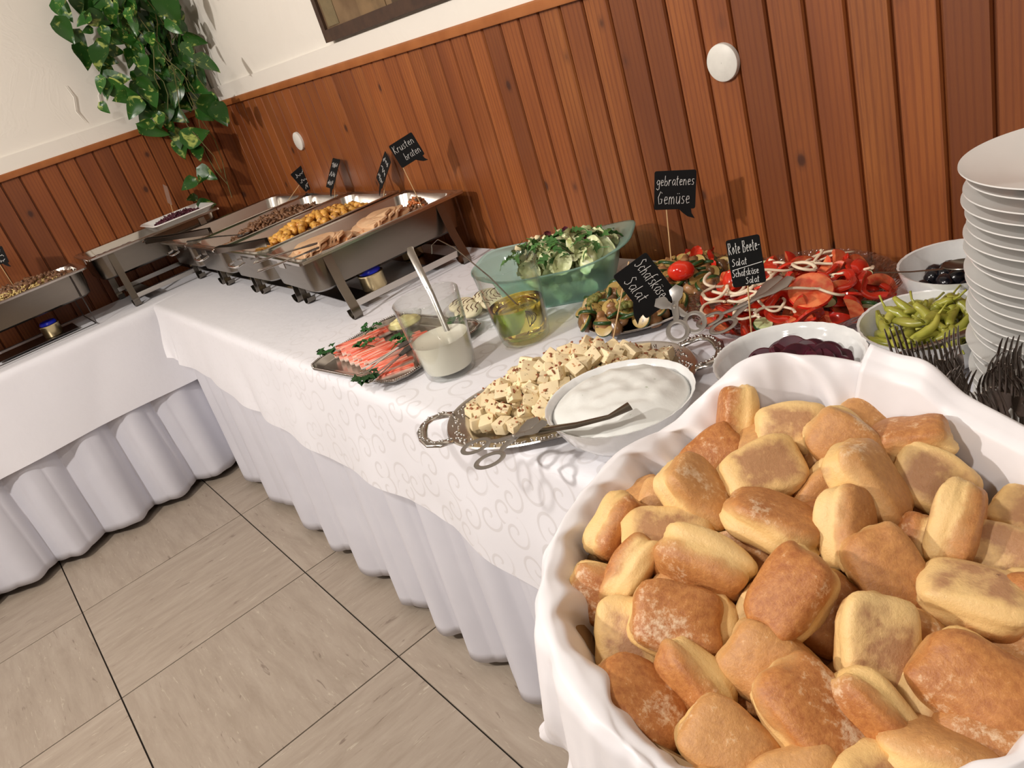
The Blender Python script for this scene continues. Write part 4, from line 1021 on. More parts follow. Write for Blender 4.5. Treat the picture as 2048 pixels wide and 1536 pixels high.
scatter_stuff('crisp_crumbs', ['crackling', 'meat'], 1.63, -.12, .945, .03, .03, .03, 60, lambda rg: blob(.008, .006, .005, rg.random() * 50, .4, 1), 'little heap of dark red crisp pork crumbs beneath the Krustenbraten sign', 'crumbs', 4)
# potatoes
flat_in_pan('pan_oil', 'gravy', 1.222, -.297, .925, .262, .44, 0, 'thin layer of oily juice under the roast potatoes', 'sauce', 5)
heap('roast_potato', None, 1.215, -.285, .932, .095, .21, .042, 150, blobmesh('roast_potato', 'potato', .0135, .012, .010, .40, 2, 1.6, .62), 'golden roast potato chunk in the second chafing dish', 'potato', 'roast potato chunks')
# gyros meat
flat_in_pan('meat_juice', 'sauce', .857, -.297, .925, .262, .44, 0, 'reddish brown meat juice in the third chafing dish', 'sauce', 6)
scatter_stuff('gyros_meat', ['meat', 'meat_light', 'meat'], .865, -.27, .93, .10, .20, .045, 460, lambda rg: blob(.017, .007, .004, rg.random() * 50, .45, 1), 'heap of small brown gyros meat strips in the third chafing dish', 'meat', 6)
flat_in_pan('red_sauce', 'sauce', .495, -.297, .928, .262, .44, 0, 'reddish sauce residue covering the bottom of the fourth chafing dish', 'sauce', 7)
# red cabbage in a white tray
t = thing('serving_tray', 'white rectangular tray of dark red cabbage set into the corner chafing dish', 'tray', (.175, -.42, 1.013))
g = G(); loft(g, [(.22, .20, .03, -.02), (.25, .25, .03, .010), (.27, .27, .03, .014), (.262, .262, .03, .018), (.245, .245, .03, .013), (.215, .195, .03, -.014)], True, True); put(g.mesh('dish', 'porcelain'), 'dish', t)
scatter_stuff('red_cabbage', ['cabbage'], .175, -.42, 1.012, .10, .10, .018, 260, lambda rg: blob(.014, .005, .004, rg.random() * 50, .4, 1), 'dark purple heap of red cabbage in the white corner tray', 'cabbage', 8)
flat_in_pan('brown_stew', 'cabbage', .165, -.70, .985, .22, .17, 0, 'dark food at the near end of the corner chafing dish', 'food', 9)
# noodles and meat
flat_in_pan('noodle_bed', 'spaetzle', .205, -1.125, .962, .235, .45, 0, 'flat bed of yellow egg noodles in the left steel dish', 'noodles', 11)
def noodle(rg):
    g_ = G(); l = rg.uniform(.016, .03); g_.tube([(-l / 2, 0, 0), (-l / 6, rg.uniform(-.005, .005), .002), (l / 6, rg.uniform(-.005, .005), .001), (l / 2, 0, 0)], .0026, 5); return g_.v, g_.f
scatter_stuff('egg_noodles', ['spaetzle'], .205, -1.125, .968, .115, .225, .032, 700, noodle, 'heap of yellow egg noodles in the left steel dish', 'noodles', 12, p=4)
scatter_stuff('browned_meat', ['meat'], .20, -1.08, .978, .095, .19, .032, 190, lambda rg: blob(.016, .009, .006, rg.random() * 50, .45, 1), 'dark browned meat strips scattered over the egg noodles', 'meat', 13, p=3)

# ================================================================ TONGS AND SPOONS
def serving_tongs(label, pts, z, group='scissor-style serving tongs', mat='matte', sc=1.0, dark=False):
    """pivot xy, handle direction angle, spread"""
    (px, py), ang, spread, lh, lb = pts
    t = thing('serving_tongs', label, 'serving tongs', (px, py, z), (pts_tilt.get(label, 0), 0, ang))
    for s in (-1, 1):
        g = G(); hx, hy = -lh, s * spread
        ring = [(hx + .021 * cos(a), hy + .0155 * sin(a), s * .001) for a in [2 * pi * k / 28 for k in range(28)]]
        g.tube(ring, .0042, 8, closed=True, flat=.32, up=(0, 0, 1))
        g.tube([(hx + .019, hy - s * .004, s * .001), (hx * .45, hy * .42, s * .001), (0, 0, s * .001), (lb * .3, -s * .006, s * .001)], [.0045, .0055, .0065, .006], 8, flat=.28, up=(0, 0, 1))
        g.tube([(lb * .28, -s * .006, s * .001), (lb * .5, -s * .012, s * .0015), (lb * .75, -s * .016, .002 + s * .002), (lb, -s * .013, .005 + s * .003)], [.006, .010, .013, .008], 10, flat=.12, up=(0, 0, 1))
        put(g.mesh('arm', mat, sharp=50), 'arm', t)
    put(G().lathe([(.0005, .0042), (.003, .004), (.003, -.0035), (.0005, -.0038)], 14).mesh('pivot', 'chrome'), 'pivot', t)
    return t
pts_tilt = {}
def spoon(name, label, cat, path, ws, mat='chrome', bowl=None, group=None):
    base = Vector(path[0]); t = thing(name, label, cat, tuple(base), group=group)
    P_ = [Vector(p) - base for p in path]; g = G(); g.tube(P_, ws, 10, flat=.32, up=(0, 0, 1) if abs((P_[-1] - P_[0]).normalized().z) < .8 else (.6, -.5, .3))
    put(g.mesh('handle', mat, sharp=60), 'handle', t)
    if bowl:
        g = G(); g.lathe([(.001, -.006), (.5, -.0045), (.85, -.002), (1.0, .0), (.96, .0008), (.82, -.001), (.48, -.0035), (.001, -.005)], 24); X = Matrix.Translation(P_[-1] + Vector(bowl[2])) @ Matrix.Rotation(bowl[3], 4, 'Z') @ Matrix.Diagonal((bowl[0], bowl[1], 1.4, 1))
        g.v = [tuple(X @ Vector(p)) for p in g.v]; put(g.mesh('bowl', mat, sharp=60), 'bowl', t)
    return t
# long flat tongs resting on the pans
def flat_tongs(label, a, b, wdt, mat='steel_dark', loop=True):
    a, b = Vector(a), Vector(b); d = (b - a); L_ = d.length; ex = d.normalized(); ez = Vector((0, 0, 1)); ey = ez.cross(ex).normalized(); ez = ex.cross(ey)
    t = thing('pan_tongs', label, 'serving tongs'); t.matrix_world = basis(a, ex, ey, ez)
    for s in (-1, 1):
        g = G(); strip(g, [(0, s * .002, 0), (.012, s * .011, 0), (L_ * .4, s * .016, 0), (L_ * .8, s * .012, 0), (L_, s * .007, 0)], [wdt * .8, wdt * .9, wdt * .6, wdt * .9, wdt * 1.1], .0008, side=(0, 0, 1))
        put(g.mesh('arm', mat, sharp=60), 'arm', t)
    g = G(); g.tube([(.012 * (1 - cos(q)) * .8 - .008, 0, .011 * sin(q)) for q in [pi * (.5 + k / 12) for k in range(13)]], wdt * .45, 8, flat=.15, up=(0, 1, 0)) if False else g.tube([(.004 - .012 * sin(q), .010 * cos(q), 0) for q in [pi * k / 12 for k in range(13)]], .0035, 8)
    put(g.mesh('bent_end', 'chrome'), 'bent_end', t)
    return t
flat_tongs('steel serving tongs lying over the front rim of the potato chafing dish', (1.165, -.60, .992), (1.36, -.50, .985), .022)
flat_tongs('steel serving tongs lying over the rim beside the fourth chafing dish', (.36, -.62, 1.00), (.72, -.47, .99), .022)
spoon('serving_spoon', 'spoon with black handle leaning on the rim of the gyros chafing dish', 'serving spoon', [(.80, -.58, .998), (.86, -.50, .985), (.90, -.43, .965)], [.009, .007, .004], 'blacksteel', (.024, .017, (.004, .012, -.004), 1.2))
def wire_tongs(label, a, b):
    a, b = Vector(a), Vector(b); d = b - a; L_ = d.length; ex = d.normalized(); ey = Vector((0, 0, 1)).cross(ex).normalized(); ez = ex.cross(ey)
    t = thing('wire_tongs', label, 'serving tongs'); t.matrix_world = basis(a, ex, ey, ez)
    for s in (-1, 1):
        g = G(); z = s * .012
        p = [(L_ * .75, .002, z * .7), (L_ * .3, .006, z), (.01, .012, z), (0, .006, z), (0, -.006, z), (.01, -.012, z), (L_ * .3, -.006, z), (L_ * .75, -.002, z * .7)]
        g.tube(p, .0018, 6); put(g.mesh('arm', 'chrome'), 'arm', t)
        g = G(); strip(g, [(L_ * .72, 0, z * .7), (L_ * .88, 0, z * .6), (L_, 0, z * .5)], [.012, .024, .018], .001); put(g.mesh('gripping_end', 'blacksteel', sharp=60), 'gripping_end', t, label='dark flat gripping end')
    return t
wire_tongs('wire-loop serving tongs hanging over the near rim of the pork chafing dish', (1.63, -.645, .985), (1.71, -.49, .985))

# ================================================================ COLD BUFFET
def bowl(name, label, c, r, zt, mat, foot=.55, wob=None, th=.0035, h=None, sub=None, cat='bowl', group=None, seg=72):
    z0 = ZT + .002; h = zt - z0; t = thing(name, label, cat, (c[0], c[1], z0), group=group)
    out = [(r * foot * .98, 0), (r * foot, .003), (r * foot * 1.02, h * .06), (r * (foot + (1 - foot) * .42), h * .25), (r * (foot + (1 - foot) * .74), h * .55), (r * (foot + (1 - foot) * .92), h * .85), (r, h)]
    inn = [(r - th, h - .001), (r * (foot + (1 - foot) * .92) - th, h * .85), (r * (foot + (1 - foot) * .74) - th, h * .55), (r * (foot + (1 - foot) * .40) - th, h * .27), (r * foot * .8, h * .12), (.001, h * .10)]
    g = G(); g.lathe([(.001, .001)] + out + inn, seg, wob=wob); put(g.mesh('body', mat, sharp=50), 'body', t)
    return t
scallop = lambda n, amp, k0=6: (lambda a, k: amp * (abs(sin(a * n / 2)) - .6) if k >= k0 and k <= k0 + 3 else 0)
# tzatziki
bowl('serving_bowl', 'large white bowl of tzatziki beside the feta tray and the bread basket', (2.925, -.625), .112, .858, 'opal', .42, scallop(30, .012))
o = mound('tzatziki', 'tzatziki', 2.925, -.625, (.848), .103, .103, .026, 5, .22, p=3.5, freq=42); tag(o, 'white tzatziki with herb flecks heaped in the large bowl', 'dip')
spoon('serving_spoon', 'flat steel serving spoon resting in the tzatziki with its handle to the left', 'serving spoon', [(2.865, -.735, .845), (2.90, -.752, .868), (2.955, -.735, .880), (2.985, -.70, .880), (3.000, -.672, .885)], [.004, .010, .0075, .006, .011], 'steel_dark')
# feta tray
TC = Vector((2.743, -.578, ZT + .003)); TA = atan2(.82, .58)
TSX = 1.05
tr = thing('oval_tray', 'ornate oval silver tray with two pierced handles under the feta cubes', 'tray', tuple(TC), (0, 0, TA)); tr.scale = (1.02, .93, 1)
def ov(a, ax, ay, e=2.3):
    c, s = cos(a), sin(a); return (ax * math.copysign(abs(c) ** (2 / e), c), ay * math.copysign(abs(s) ** (2 / e), s))
g = G(); secs = [(.160, .100, .001), (.168, .107, .0015), (.178, .116, .010), (.184, .121, .012), (.208, .144, .016), (.214, .149, .018), (.216, .151, .016), (.212, .148, .013)]
V = []; F = []; n_ = 96
for ax, ay, z in secs:
    for i in range(n_): a = 2 * pi * i / n_; x, y = ov(a, ax, ay); V.append((x, y, z))
for k in range(len(secs) - 1):
    for i in range(n_): F.append((k * n_ + i, k * n_ + (i + 1) % n_, (k + 1) * n_ + (i + 1) % n_, (k + 1) * n_ + i))
F.append(tuple(range(n_))); g.add(V, F); o = put(g.mesh('plate', 'silver', sharp=60), 'plate', tr); solid(o, .0012, -1)
rg = random.Random(4); g = G()
for k in range(230):
    a = 2 * pi * k / 230 + rg.uniform(-.01, .01); f = rg.uniform(.1, .9); x, y = ov(a, .186 + .022 * f, .123 + .021 * f)
    g.add(*blob(rg.uniform(.002, .0045), rg.uniform(.0015, .003), .002, k, .3, 1), rotm((x, y, .0125 + .004 * f), (0, 0, rg.uniform(0, 6))))
tag(put(g.mesh('embossed_border', 'silver', sharp=180), 'embossed_border', tr), kind='stuff')
for s in (-1, 1):
    g = G(); pts = [(s * .205, -.052, .016), (s * .225, -.056, .018), (s * .243, -.050, .020), (s * .254, -.028, .023), (s * .257, 0, .024), (s * .254, .028, .023), (s * .243, .050, .020), (s * .225, .056, .018), (s * .205, .052, .016)]
    g.tube(pts, [.009, .010, .0085, .008, .010, .008, .0085, .010, .009], 10, flat=.45, up=(0, 0, 1))
    for k in range(26):
        u = k / 25 * 8; i = min(int(u), 7); f = u - i; p = Vector(pts[i]).lerp(Vector(pts[i + 1]), f); g.add(*blob(.0032, .0028, .003, k, .3, 1), rotm((p.x + rg.uniform(-.004, .004), p.y + rg.uniform(-.004, .004), p.z + .004), (0, 0, 0)))
    put(g.mesh('handle', 'silver', sharp=180), 'handle', tr)
def cube_m(i):
    bm = bmesh.new(); bmesh.ops.create_cube(bm, size=2.0); bmesh.ops.bevel(bm, geom=list(bm.edges), offset=.22, segments=2, affect='EDGES', profile=.6)
    rg_ = random.Random(i); sx, sy, sz = .0120 * rg_.uniform(.85, 1.3), .0108 * rg_.uniform(.85, 1.2), .0098 * rg_.uniform(.8, 1.15)
    V = []
    for v in bm.verts:
        p = v.co; k = 1 + .16 * noise.noise(p * 1.1 + Vector((i * 3.3, 0, 0))); V.append((p.x * sx * k + .15 * p.y * sx, p.y * sy * k, p.z * sz * k))
    F = [tuple(x.index for x in f.verts) for f in bm.faces]; bm.free(); return G().add(V, F).mesh('feta_cube', 'feta', sharp=35)
fm = [cube_m(i) for i in range(9)]
rg = random.Random(21); cnt = 0; placed = []
ca, sa = cos(TA), sin(TA)
for lay in range(4):
    for k in range(1200):
        u = rg.uniform(-1, 1); v = rg.uniform(-1, 1); sh = 1 - .17 * lay
        if u * u + v * v > sh * sh: continue
        x = u * .180; y = v * .098 + .012; z = TC.z + .018 + .0165 * lay
        wx = TC.x + x * ca - y * sa; wy = TC.y + x * sa + y * ca
        if hypot(wx - 2.925, wy + .625) < (.105 + .012 if lay > 1 else .085 + .01): continue
        if any(hypot(wx - q[0], wy - q[1]) < .0195 and abs(z - q[2]) < .0135 for q in placed): continue
        z += rg.uniform(-.002, .002)
        placed.append((wx, wy, z)); cnt += 1
        if cnt > 285: break
        zone = 'left' if u < -.34 else 'right' if u > .38 else 'middle'; lv_ = 'lower' if lay < 2 else 'upper'
        tag(put(fm[cnt % 9], 'feta_cube', None, (wx, wy, z), (rg.uniform(-1.2, 1.2) if lay else rg.uniform(-.3, .3), rg.uniform(-.9, .9) if lay else rg.uniform(-.3, .3), rg.uniform(0, 6.28)), rg.uniform(.8, 1.18)),
            'herbed feta cube in the %s layers of the heap, %s part of the silver tray' % (lv_, zone), 'cheese cube', 'feta cubes, %s layers, %s part of the tray' % (lv_, zone))
g = G()
for k in range(330):
    q = placed[rg.randrange(len(placed))]
    g.add(*blob(rg.uniform(.0025, .006), rg.uniform(.0025, .005), .003, k, .5, 1), rotm((q[0] + rg.uniform(-.012, .012), q[1] + rg.uniform(-.012, .012), q[2] + rg.uniform(-.004, .008)), (rg.uniform(-1, 1), rg.uniform(-1, 1), 0)))
tag(put(g.mesh('feta_crumbs', 'feta', sharp=180), 'feta_crumbs'), 'fine crumbs of feta between the cubes on the silver tray', 'cheese crumbs', kind='stuff')
g = G()
for k in range(900):
    q = placed[rg.randrange(len(placed))]
    g.add(*blob(rg.uniform(.0016, .0052), rg.uniform(.0014, .0032), .0016, k, .4, 1), rotm((q[0] + rg.uniform(-.01, .01), q[1] + rg.uniform(-.01, .01), q[2] + rg.uniform(.006, .0115)), (rg.uniform(-1, 1), rg.uniform(-1, 1), 0)))
tag(put(g.mesh('chili_flakes', 'chili', sharp=180), 'chili_flakes'), 'reddish brown dried tomato flakes scattered over the feta heap', 'seasoning', kind='stuff')
serving_tongs('steel scissor-style serving tongs lying across the near rim of the silver feta tray', ((2.837, -.763), radians(76), .026, .054, .048), .846)
# rotate so the handles point out to the front-left
# crab stick tray
ct = thing('octagonal_tray', 'beaded octagonal silver tray carrying the red and white crab sticks', 'tray', (2.135, -.580, ZT + .003), (0, 0, radians(7)))
def octo(hx, hy, c): return [(hx, -hy + c), (hx, hy - c), (hx - c * .3, hy - c * .3), (hx - c, hy), (-hx + c, hy), (-hx + c * .3, hy - c * .3), (-hx, hy - c), (-hx, -hy + c), (-hx + c * .3, -hy + c * .3), (-hx + c, -hy), (hx - c, -hy), (hx - c * .3, -hy + c * .3)]
V = []; F = []; secs = [(.150, .115, .035, .002), (.156, .121, .037, .003), (.168, .133, .040, .012), (.176, .141, .042, .014), (.180, .145, .043, .013), (.178, .143, .043, .009)]
for hx, hy, c, z in secs: V += [(x, y, z) for x, y in octo(hx, hy, c)]
for k in range(len(secs) - 1):
    for i in range(12): F.append((k * 12 + i, k * 12 + (i + 1) % 12, (k + 1) * 12 + (i + 1) % 12, (k + 1) * 12 + i))
F.append(tuple(range(12))); o = put(G().add(V, F).mesh('plate', 'silver', sharp=25), 'plate', ct); solid(o, .001, -1)
g = G(); pl = octo(.178, .143, .043); bm_ = [Vector((*p, .0155)) for p in pl]; d_ = []
for i in range(12):
    a, b = bm_[i], bm_[(i + 1) % 12]; m_ = max(1, int((b - a).length / .0052))
    for k in range(m_): d_.append(a.lerp(b, k / m_))
for k, p in enumerate(d_): g.add(*blob(.0021, .0021, .0019, 0, 0, 1), Matrix.Translation(p))
tag(put(g.mesh('beaded_edge', 'silver', sharp=180), 'beaded_edge', ct), kind='stuff')
def crab_m(i):
    g = G(); g.lathe([(.001, -.042), (.0065, -.0418), (.0078, -.040), (.0082, 0), (.0078, .040), (.0065, .0418), (.001, .042)], 14, Matrix.Rotation(pi / 2, 4, 'Y') @ Matrix.Diagonal((1.0, 1.12, 1, 1)))
    g.v = [(x, y + .003 * sin(x * 40 + i), z) for x, y, z in g.v]; return g.mesh('crab_stick', 'crab', sharp=50)
cm = [crab_m(i) for i in range(3)]; k = 0
for row in range(2):
    for i in range(13 - row * 3):
        x = 2.015 + i * .0195 + row * .012; y = -.635 + .004 * sin(i * 2.1) + row * .006 - i * .0008
        tag(put(cm[k % 3], 'crab_stick', None, (x, y, ZT + .0155 + .014 * row), (rnd(-.3, .3), rnd(-.05, .05), radians(72) + rnd(-.09, .09))), 'red and white crab stick in the front row on the beaded silver tray', 'crab stick', 'crab sticks, front row'); k += 1
for i in range(9):
    x = 2.01 + i * .021; y = -.548 + .004 * sin(i * 3)
    if i in (2, 3, 4, 5): continue
    tag(put(cm[k % 3], 'crab_stick', None, (x, y, ZT + .0155), (rnd(-.3, .3), 0, radians(70) + rnd(-.1, .1))), 'red and white crab stick in the back row beside the mustard dish', 'crab stick', 'crab sticks, back row'); k += 1
for k, (x, y, a, lb) in enumerate(((2.285, -.665, 1.0, 'red and white crab stick lying apart at the right end of the beaded tray'), (2.268, -.52, .4, 'red and white crab stick behind the glass of white dressing'), (2.235, -.50, .8, 'red and white crab stick at the back right of the beaded tray'))):
    tag(put(cm[k % 3], 'crab_stick', None, (x, y, ZT + .018), (0, 0, a)), lb, 'crab stick', 'loose crab sticks')
# parsley
def parsley_m(i):
    rg_ = random.Random(i + 60); g = G(); pts = [Vector((0, 0, 0)), Vector((.012, .002, .004)), Vector((.026, 0, .006))]; g.tube(pts, .0008, 5)
    for k in range(9):
        a = rg_.uniform(0, 6.28); c = Vector((.022 + .014 * cos(a), .016 * sin(a), .007 + rg_.uniform(0, .006))); m_ = 11; r = rg_.uniform(.008, .011); ex = rg_.uniform(-.5, .5)
        V = [c + Vector((0, 0, .002))]
        for j in range(m_): b = 2 * pi * j / m_; rr = r * (1 if j % 2 else .55); V.append(c + Vector((rr * cos(b), rr * sin(b), .0025 * sin(b * 3 + k) + ex * rr * cos(b) * .5)))
        g.add(V, [(0, 1 + j, 1 + (j + 1) % m_) for j in range(m_)])
    return g.mesh('parsley_sprig', 'parsley', sharp=180)
for k, (x, y, z, lb) in enumerate(((2.055, -.690, .033, 'leftmost parsley sprig on the crab sticks'), (2.035, -.60, .034, 'parsley sprig at the upper left of the crab sticks'), (2.140, -.625, .036, 'parsley sprig in the middle of the crab sticks'), (2.185, -.60, .036, 'parsley sprig near the white dressing glass on the crab sticks'), (2.262, -.692, .024, 'largest parsley sprig on the front edge of the crab tray'), (2.255, -.50, .03, 'parsley sprig behind the glass of white dressing'), (2.215, -.625, .04, 'parsley sprig under the small tongs on the crab sticks'))):
    tag(put(parsley_m(k), 'parsley_sprig', None, (x, y, ZT + z), (0, 0, rnd(0, 6)), 1.6 if k == 4 else 1.25), lb, 'parsley', 'parsley sprigs')
wire_tongs('small wire tongs lying on the crab sticks', (2.285, -.735, .822), (2.27, -.60, .832))
# mustard dish
bowl('glass_dish', 'small glass dish of yellow mustard sauce at the back of the crab tray', (2.068, -.503), .049, .822, 'glass', .55, th=.002)
o = mound('mustard_sauce', 'mustard', 2.068, -.503, .806, .042, .042, .014, 3, .5, p=3, freq=50); tag(o, 'yellow herbed mustard sauce filling the small glass dish', 'dip')
# mozzarella slices with balsamic
t = bowl('glass_plate', 'shallow glass plate of drizzled mozzarella slices behind the crab tray', (2.175, -.355), .088, .800, 'glass', .7, th=.002, cat='plate')
for k, (x, y, a, lb) in enumerate(((2.135, -.375, .3, 'drizzled mozzarella slice left on the glass plate'), (2.19, -.395, .8, 'drizzled mozzarella slice in front on the glass plate'), (2.215, -.335, 1.5, 'drizzled mozzarella slice right on the glass plate'), (2.16, -.32, .5, 'drizzled mozzarella slice at the back of the glass plate'))):
    t = thing('mozzarella_slice', lb, 'cheese slice', (x, y, ZT + .015), (rnd(.1, .3), rnd(-.1, .1), a), 'drizzled mozzarella slices')
    put(G().lathe([(.001, 0), (.026, 0), (.030, .004), (.029, .010), (.024, .013), (.001, .0135)], 26, sx=1.15).mesh('slice', 'mozz', sharp=180), 'slice', t)
    g = G()
    for q in range(5): g.tube([(-.022 + .011 * q + .004 * sin(s_ * 2), -.018 + .0095 * s_, .0137 - .0012 * (s_ - 2) ** 2 * .4) for s_ in range(5)], .0011, 5)
    put(g.mesh('drizzle', 'balsamic'), 'drizzle', t)

# glasses
def tumbler(label, c, rt, rb, h, lv, liq, lmat, lname, llabel):
    t = thing('glass_tumbler', label, 'glass', (c[0], c[1], ZT + .003))
    th = .0022; ro = lambda z: rb + (rt - rb) * (z / h) ** .62
    zs = [0.0, .004, .012, .03, .06, .09, .12, h]
    out = [(rb * .93, 0)] + [(ro(z), z) for z in zs[1:]]; inn = [(ro(z) - th, z) for z in reversed(zs[3:])] + [(ro(.012) - th - .002, .014), (rb * .7, .011), (.001, .010)]
    put(G().lathe([(.001, .0015), (rb * .8, .001)] + out + [(rt - th * .5, h + .0012)] + inn, 72).mesh('wall', 'glass', sharp=50), 'wall', t)
    e = .0006
    pr = [(.001, .0105), (rb * .7, .0115), (ro(.012) - th - .002 - e, .0145)] + [(ro(z) - th - e, z) for z in (.03, .045, .06, .075, .09, .105) if z < lv] + [(ro(lv) - th - e, lv), (ro(lv) - th - .003, lv - .0012), (.001, lv - .0014)]
    o = put(G().lathe(pr, 64).mesh(lname, lmat, sharp=50), lname, None, (c[0], c[1], ZT + .003)); tag(o, llabel, liq)
tumbler('clear glass tumbler half full of white herb dressing', (2.392, -.594), .068, .050, .168, .079, 'dressing', 'dressing', 'white_dressing', 'creamy white herb dressing filling the lower half of the tumbler')
tumbler('clear glass tumbler of golden oil dressing in front of the green salad bowl', (2.443, -.428), .067, .049, .168, .082, 'dressing', 'oil', 'oil_dressing', 'clear golden oil and vinegar dressing in the tumbler')
spoon('dressing_ladle', 'flat-handled steel spoon standing in the white dressing', 'spoon', [(2.400, -.575, .825), (2.345, -.553, .93), (2.292, -.537, 1.015), (2.283, -.530, 1.021), (2.275, -.522, 1.015)], [.006, .0065, .0085, .007, .005], 'steel')
spoon('wire_whisk', 'thin wire whisk with a hooked end standing in the golden dressing', 'whisk', [(2.455, -.43, .855), (2.39, -.435, .92), (2.31, -.445, .985), (2.262, -.45, 1.005), (2.245, -.46, .995), (2.235, -.46, .975)], [.0018] * 6, 'steel_dark', (.017, .017, (0, 0, 0), 0) if False else None)
g = G()
for k in range(6):
    a = pi * k / 6; g.tube([(2.455 + .006 + q * .02 * .0 + .016 * cos(a) * sin(pi * q / 8), -.428 + .016 * sin(a) * sin(pi * q / 8), .852 - .0045 * q) for q in range(9)], .0006, 5)
tag(put(g.mesh('whisk_head', 'steel_dark'), 'whisk_head', bpy.data.objects['wire_whisk'], mat=Matrix.Translation((-2.455, .43, -.855))), None)

# green salad bowl
gb = thing('salad_bowl', 'rectangular mint green translucent bowl with a wavy rim, full of green salad', 'bowl', (2.352, -.228, ZT + .003), (0, 0, radians(36))); gb.scale = (1.10, 1.05, 1.04)
V = []; F = []; n_ = 96
secs = [(.098, .062, 0, 0), (.104, .068, .006, 0), (.118, .082, .04, 0), (.128, .092, .075, .15), (.136, .101, .088, .5), (.158, .118, .098, 1), (.166, .126, .099, 1)]
for hx, hy, z, wv in secs:
    for i in range(n_):
        a = 2 * pi * i / n_; x, y = ov(a, hx, hy, 5.0 - 1.2 * wv); V.append((x * (1 + .02 * wv * cos(4 * a)), y * (1 + .03 * wv * cos(4 * a)), z + wv * (.016 * (abs(x) / hx) ** 3 + .006 * cos(4 * a + pi) * 0 - .004)))
for k in range(len(secs) - 1):
    for i in range(n_): F.append((k * n_ + i, k * n_ + (i + 1) % n_, (k + 1) * n_ + (i + 1) % n_, (k + 1) * n_ + i))
F.append(tuple(range(n_))); o = put(G().add(V, F).mesh('body', 'green_plastic', sharp=60), 'body', gb); solid(o, .0022, -1)
def crinkle(name, mat, r, seed, amp=.3):
    def mk(i):
        g = G(); m_ = 9; V = []; s = seed + i
        for j in range(m_):
            for k2 in range(m_):
                u, v = j / (m_ - 1) * 2 - 1, k2 / (m_ - 1) * 2 - 1; q = Vector((u, v, s)); l = max(1, hypot(u, v)); x, y = u / l, v / l
                V.append((r * x * (1 + .15 * noise.noise(q * 2)), r * .75 * y, r * (amp * noise.noise(q * 1.8) + .35 * (x * x + y * y) + amp * .5 * noise.noise(q * 4.5) * hypot(x, y))))
        F = [(a * m_ + b, a * m_ + b + 1, (a + 1) * m_ + b + 1, (a + 1) * m_ + b) for a in range(m_ - 1) for b in range(m_ - 1)]
        return g.add(V, F).mesh(name, mat, sharp=180)
    return mk
def arug(i):
    rg_ = random.Random(i + 9); g = G(); L_ = .055; V = []; F = []; m_ = 12
    for k in range(m_):
        t_ = k / (m_ - 1); wd = .0012 + .009 * (sin(pi * t_) if t_ > .35 else 0) * (1 if k % 2 else .35); x = (t_ - .5) * L_; z = .010 * sin(pi * t_) + rg_.uniform(-.001, .001); y = .008 * sin(t_ * 3 + i)
        V += [(x, y - wd, z + .001), (x, y, z), (x, y + wd, z + .001)]
    for k in range(m_ - 1): a = k * 3; F += [(a, a + 3, a + 4, a + 1), (a + 1, a + 4, a + 5, a + 2)]
    return g.add(V, F).mesh('arugula_leaf', 'arugula', sharp=180)
Rg = radians(36)
heap('iceberg_leaf', None, 2.365, -.222, .800, .085, .05, .01, 26, crinkle('iceberg_leaf', 'iceberg', .030, 1), 'pale lettuce piece seen through the wall of the mint green bowl', 'lettuce', 'lettuce low in the green bowl', Rg)
heap('iceberg_leaf', None, 2.365, -.222, .835, .095, .06, .01, 24, crinkle('iceberg_leaf', 'iceberg', .030, 4), 'pale lettuce piece halfway down in the mint green bowl', 'lettuce', 'lettuce low in the green bowl', Rg)
heap('iceberg_leaf', None, 2.375, -.214, .872, .120, .080, .028, 46, crinkle('iceberg_leaf', 'iceberg', .027, 8), 'crinkled pale lettuce piece on top of the green salad', 'lettuce', 'lettuce on the green salad', Rg)
heap('arugula_leaf', None, 2.365, -.222, .810, .09, .05, .02, 36, arug, 'dark green rocket leaf seen through the wall of the mint bowl', 'rocket leaf', 'rocket leaves low in the bowl', Rg, 4, tiltmax=.8)
heap('arugula_leaf', None, 2.365, -.222, .884, .125, .085, .026, 72, arug, 'narrow dark green rocket leaf on top of the green salad', 'rocket leaf', 'rocket leaves on the salad', Rg, 5, tiltmax=.9)
heap('radicchio_leaf', None, 2.345, -.20, .892, .075, .05, .022, 6, crinkle('radicchio_leaf', 'radicchio', .018, 3), 'dark purple radicchio piece on the green salad', 'radicchio', 'radicchio pieces', Rg)
heap('feta_cube', None, 2.32, -.22, .902, .08, .05, .012, 7, (lambda i: G().add(*blob(.008, .007, .006, i, .2, 2, 1.5, .5)).mesh('feta_cube', 'feta', sharp=60)), 'white cheese cube lying on the green salad', 'cheese cube', 'cheese cubes on the green salad', Rg)

# grilled vegetables
vt = thing('oval_platter', 'dark oval platter with a silver edge under the grilled vegetables', 'platter', (2.640, -.205, ZT + .003), (0, 0, radians(78)))
V = []; F = []; n_ = 72
for ax, ay, z in [(.135, .075, .001), (.145, .084, .002), (.170, .104, .014), (.182, .114, .018), (.184, .116, .015)]:
    for i in range(n_): a = 2 * pi * i / n_; x, y = ov(a, ax, ay, 2.4); V.append((x, y, z))
for k in range(4):
    for i in range(n_): F.append((k * n_ + i, k * n_ + (i + 1) % n_, (k + 1) * n_ + (i + 1) % n_, (k + 1) * n_ + i))
F.append(tuple(range(n_))); o = put(G().add(V, F).mesh('plate', 'blacksteel', sharp=50), 'plate', vt); solid(o, .0015, -1)
g = G(); g.tube([(*ov(2 * pi * i / 72, .184, .116, 2.4), .0175) for i in range(72)], .0022, 6, closed=True); put(g.mesh('edge', 'silver'), 'edge', vt)
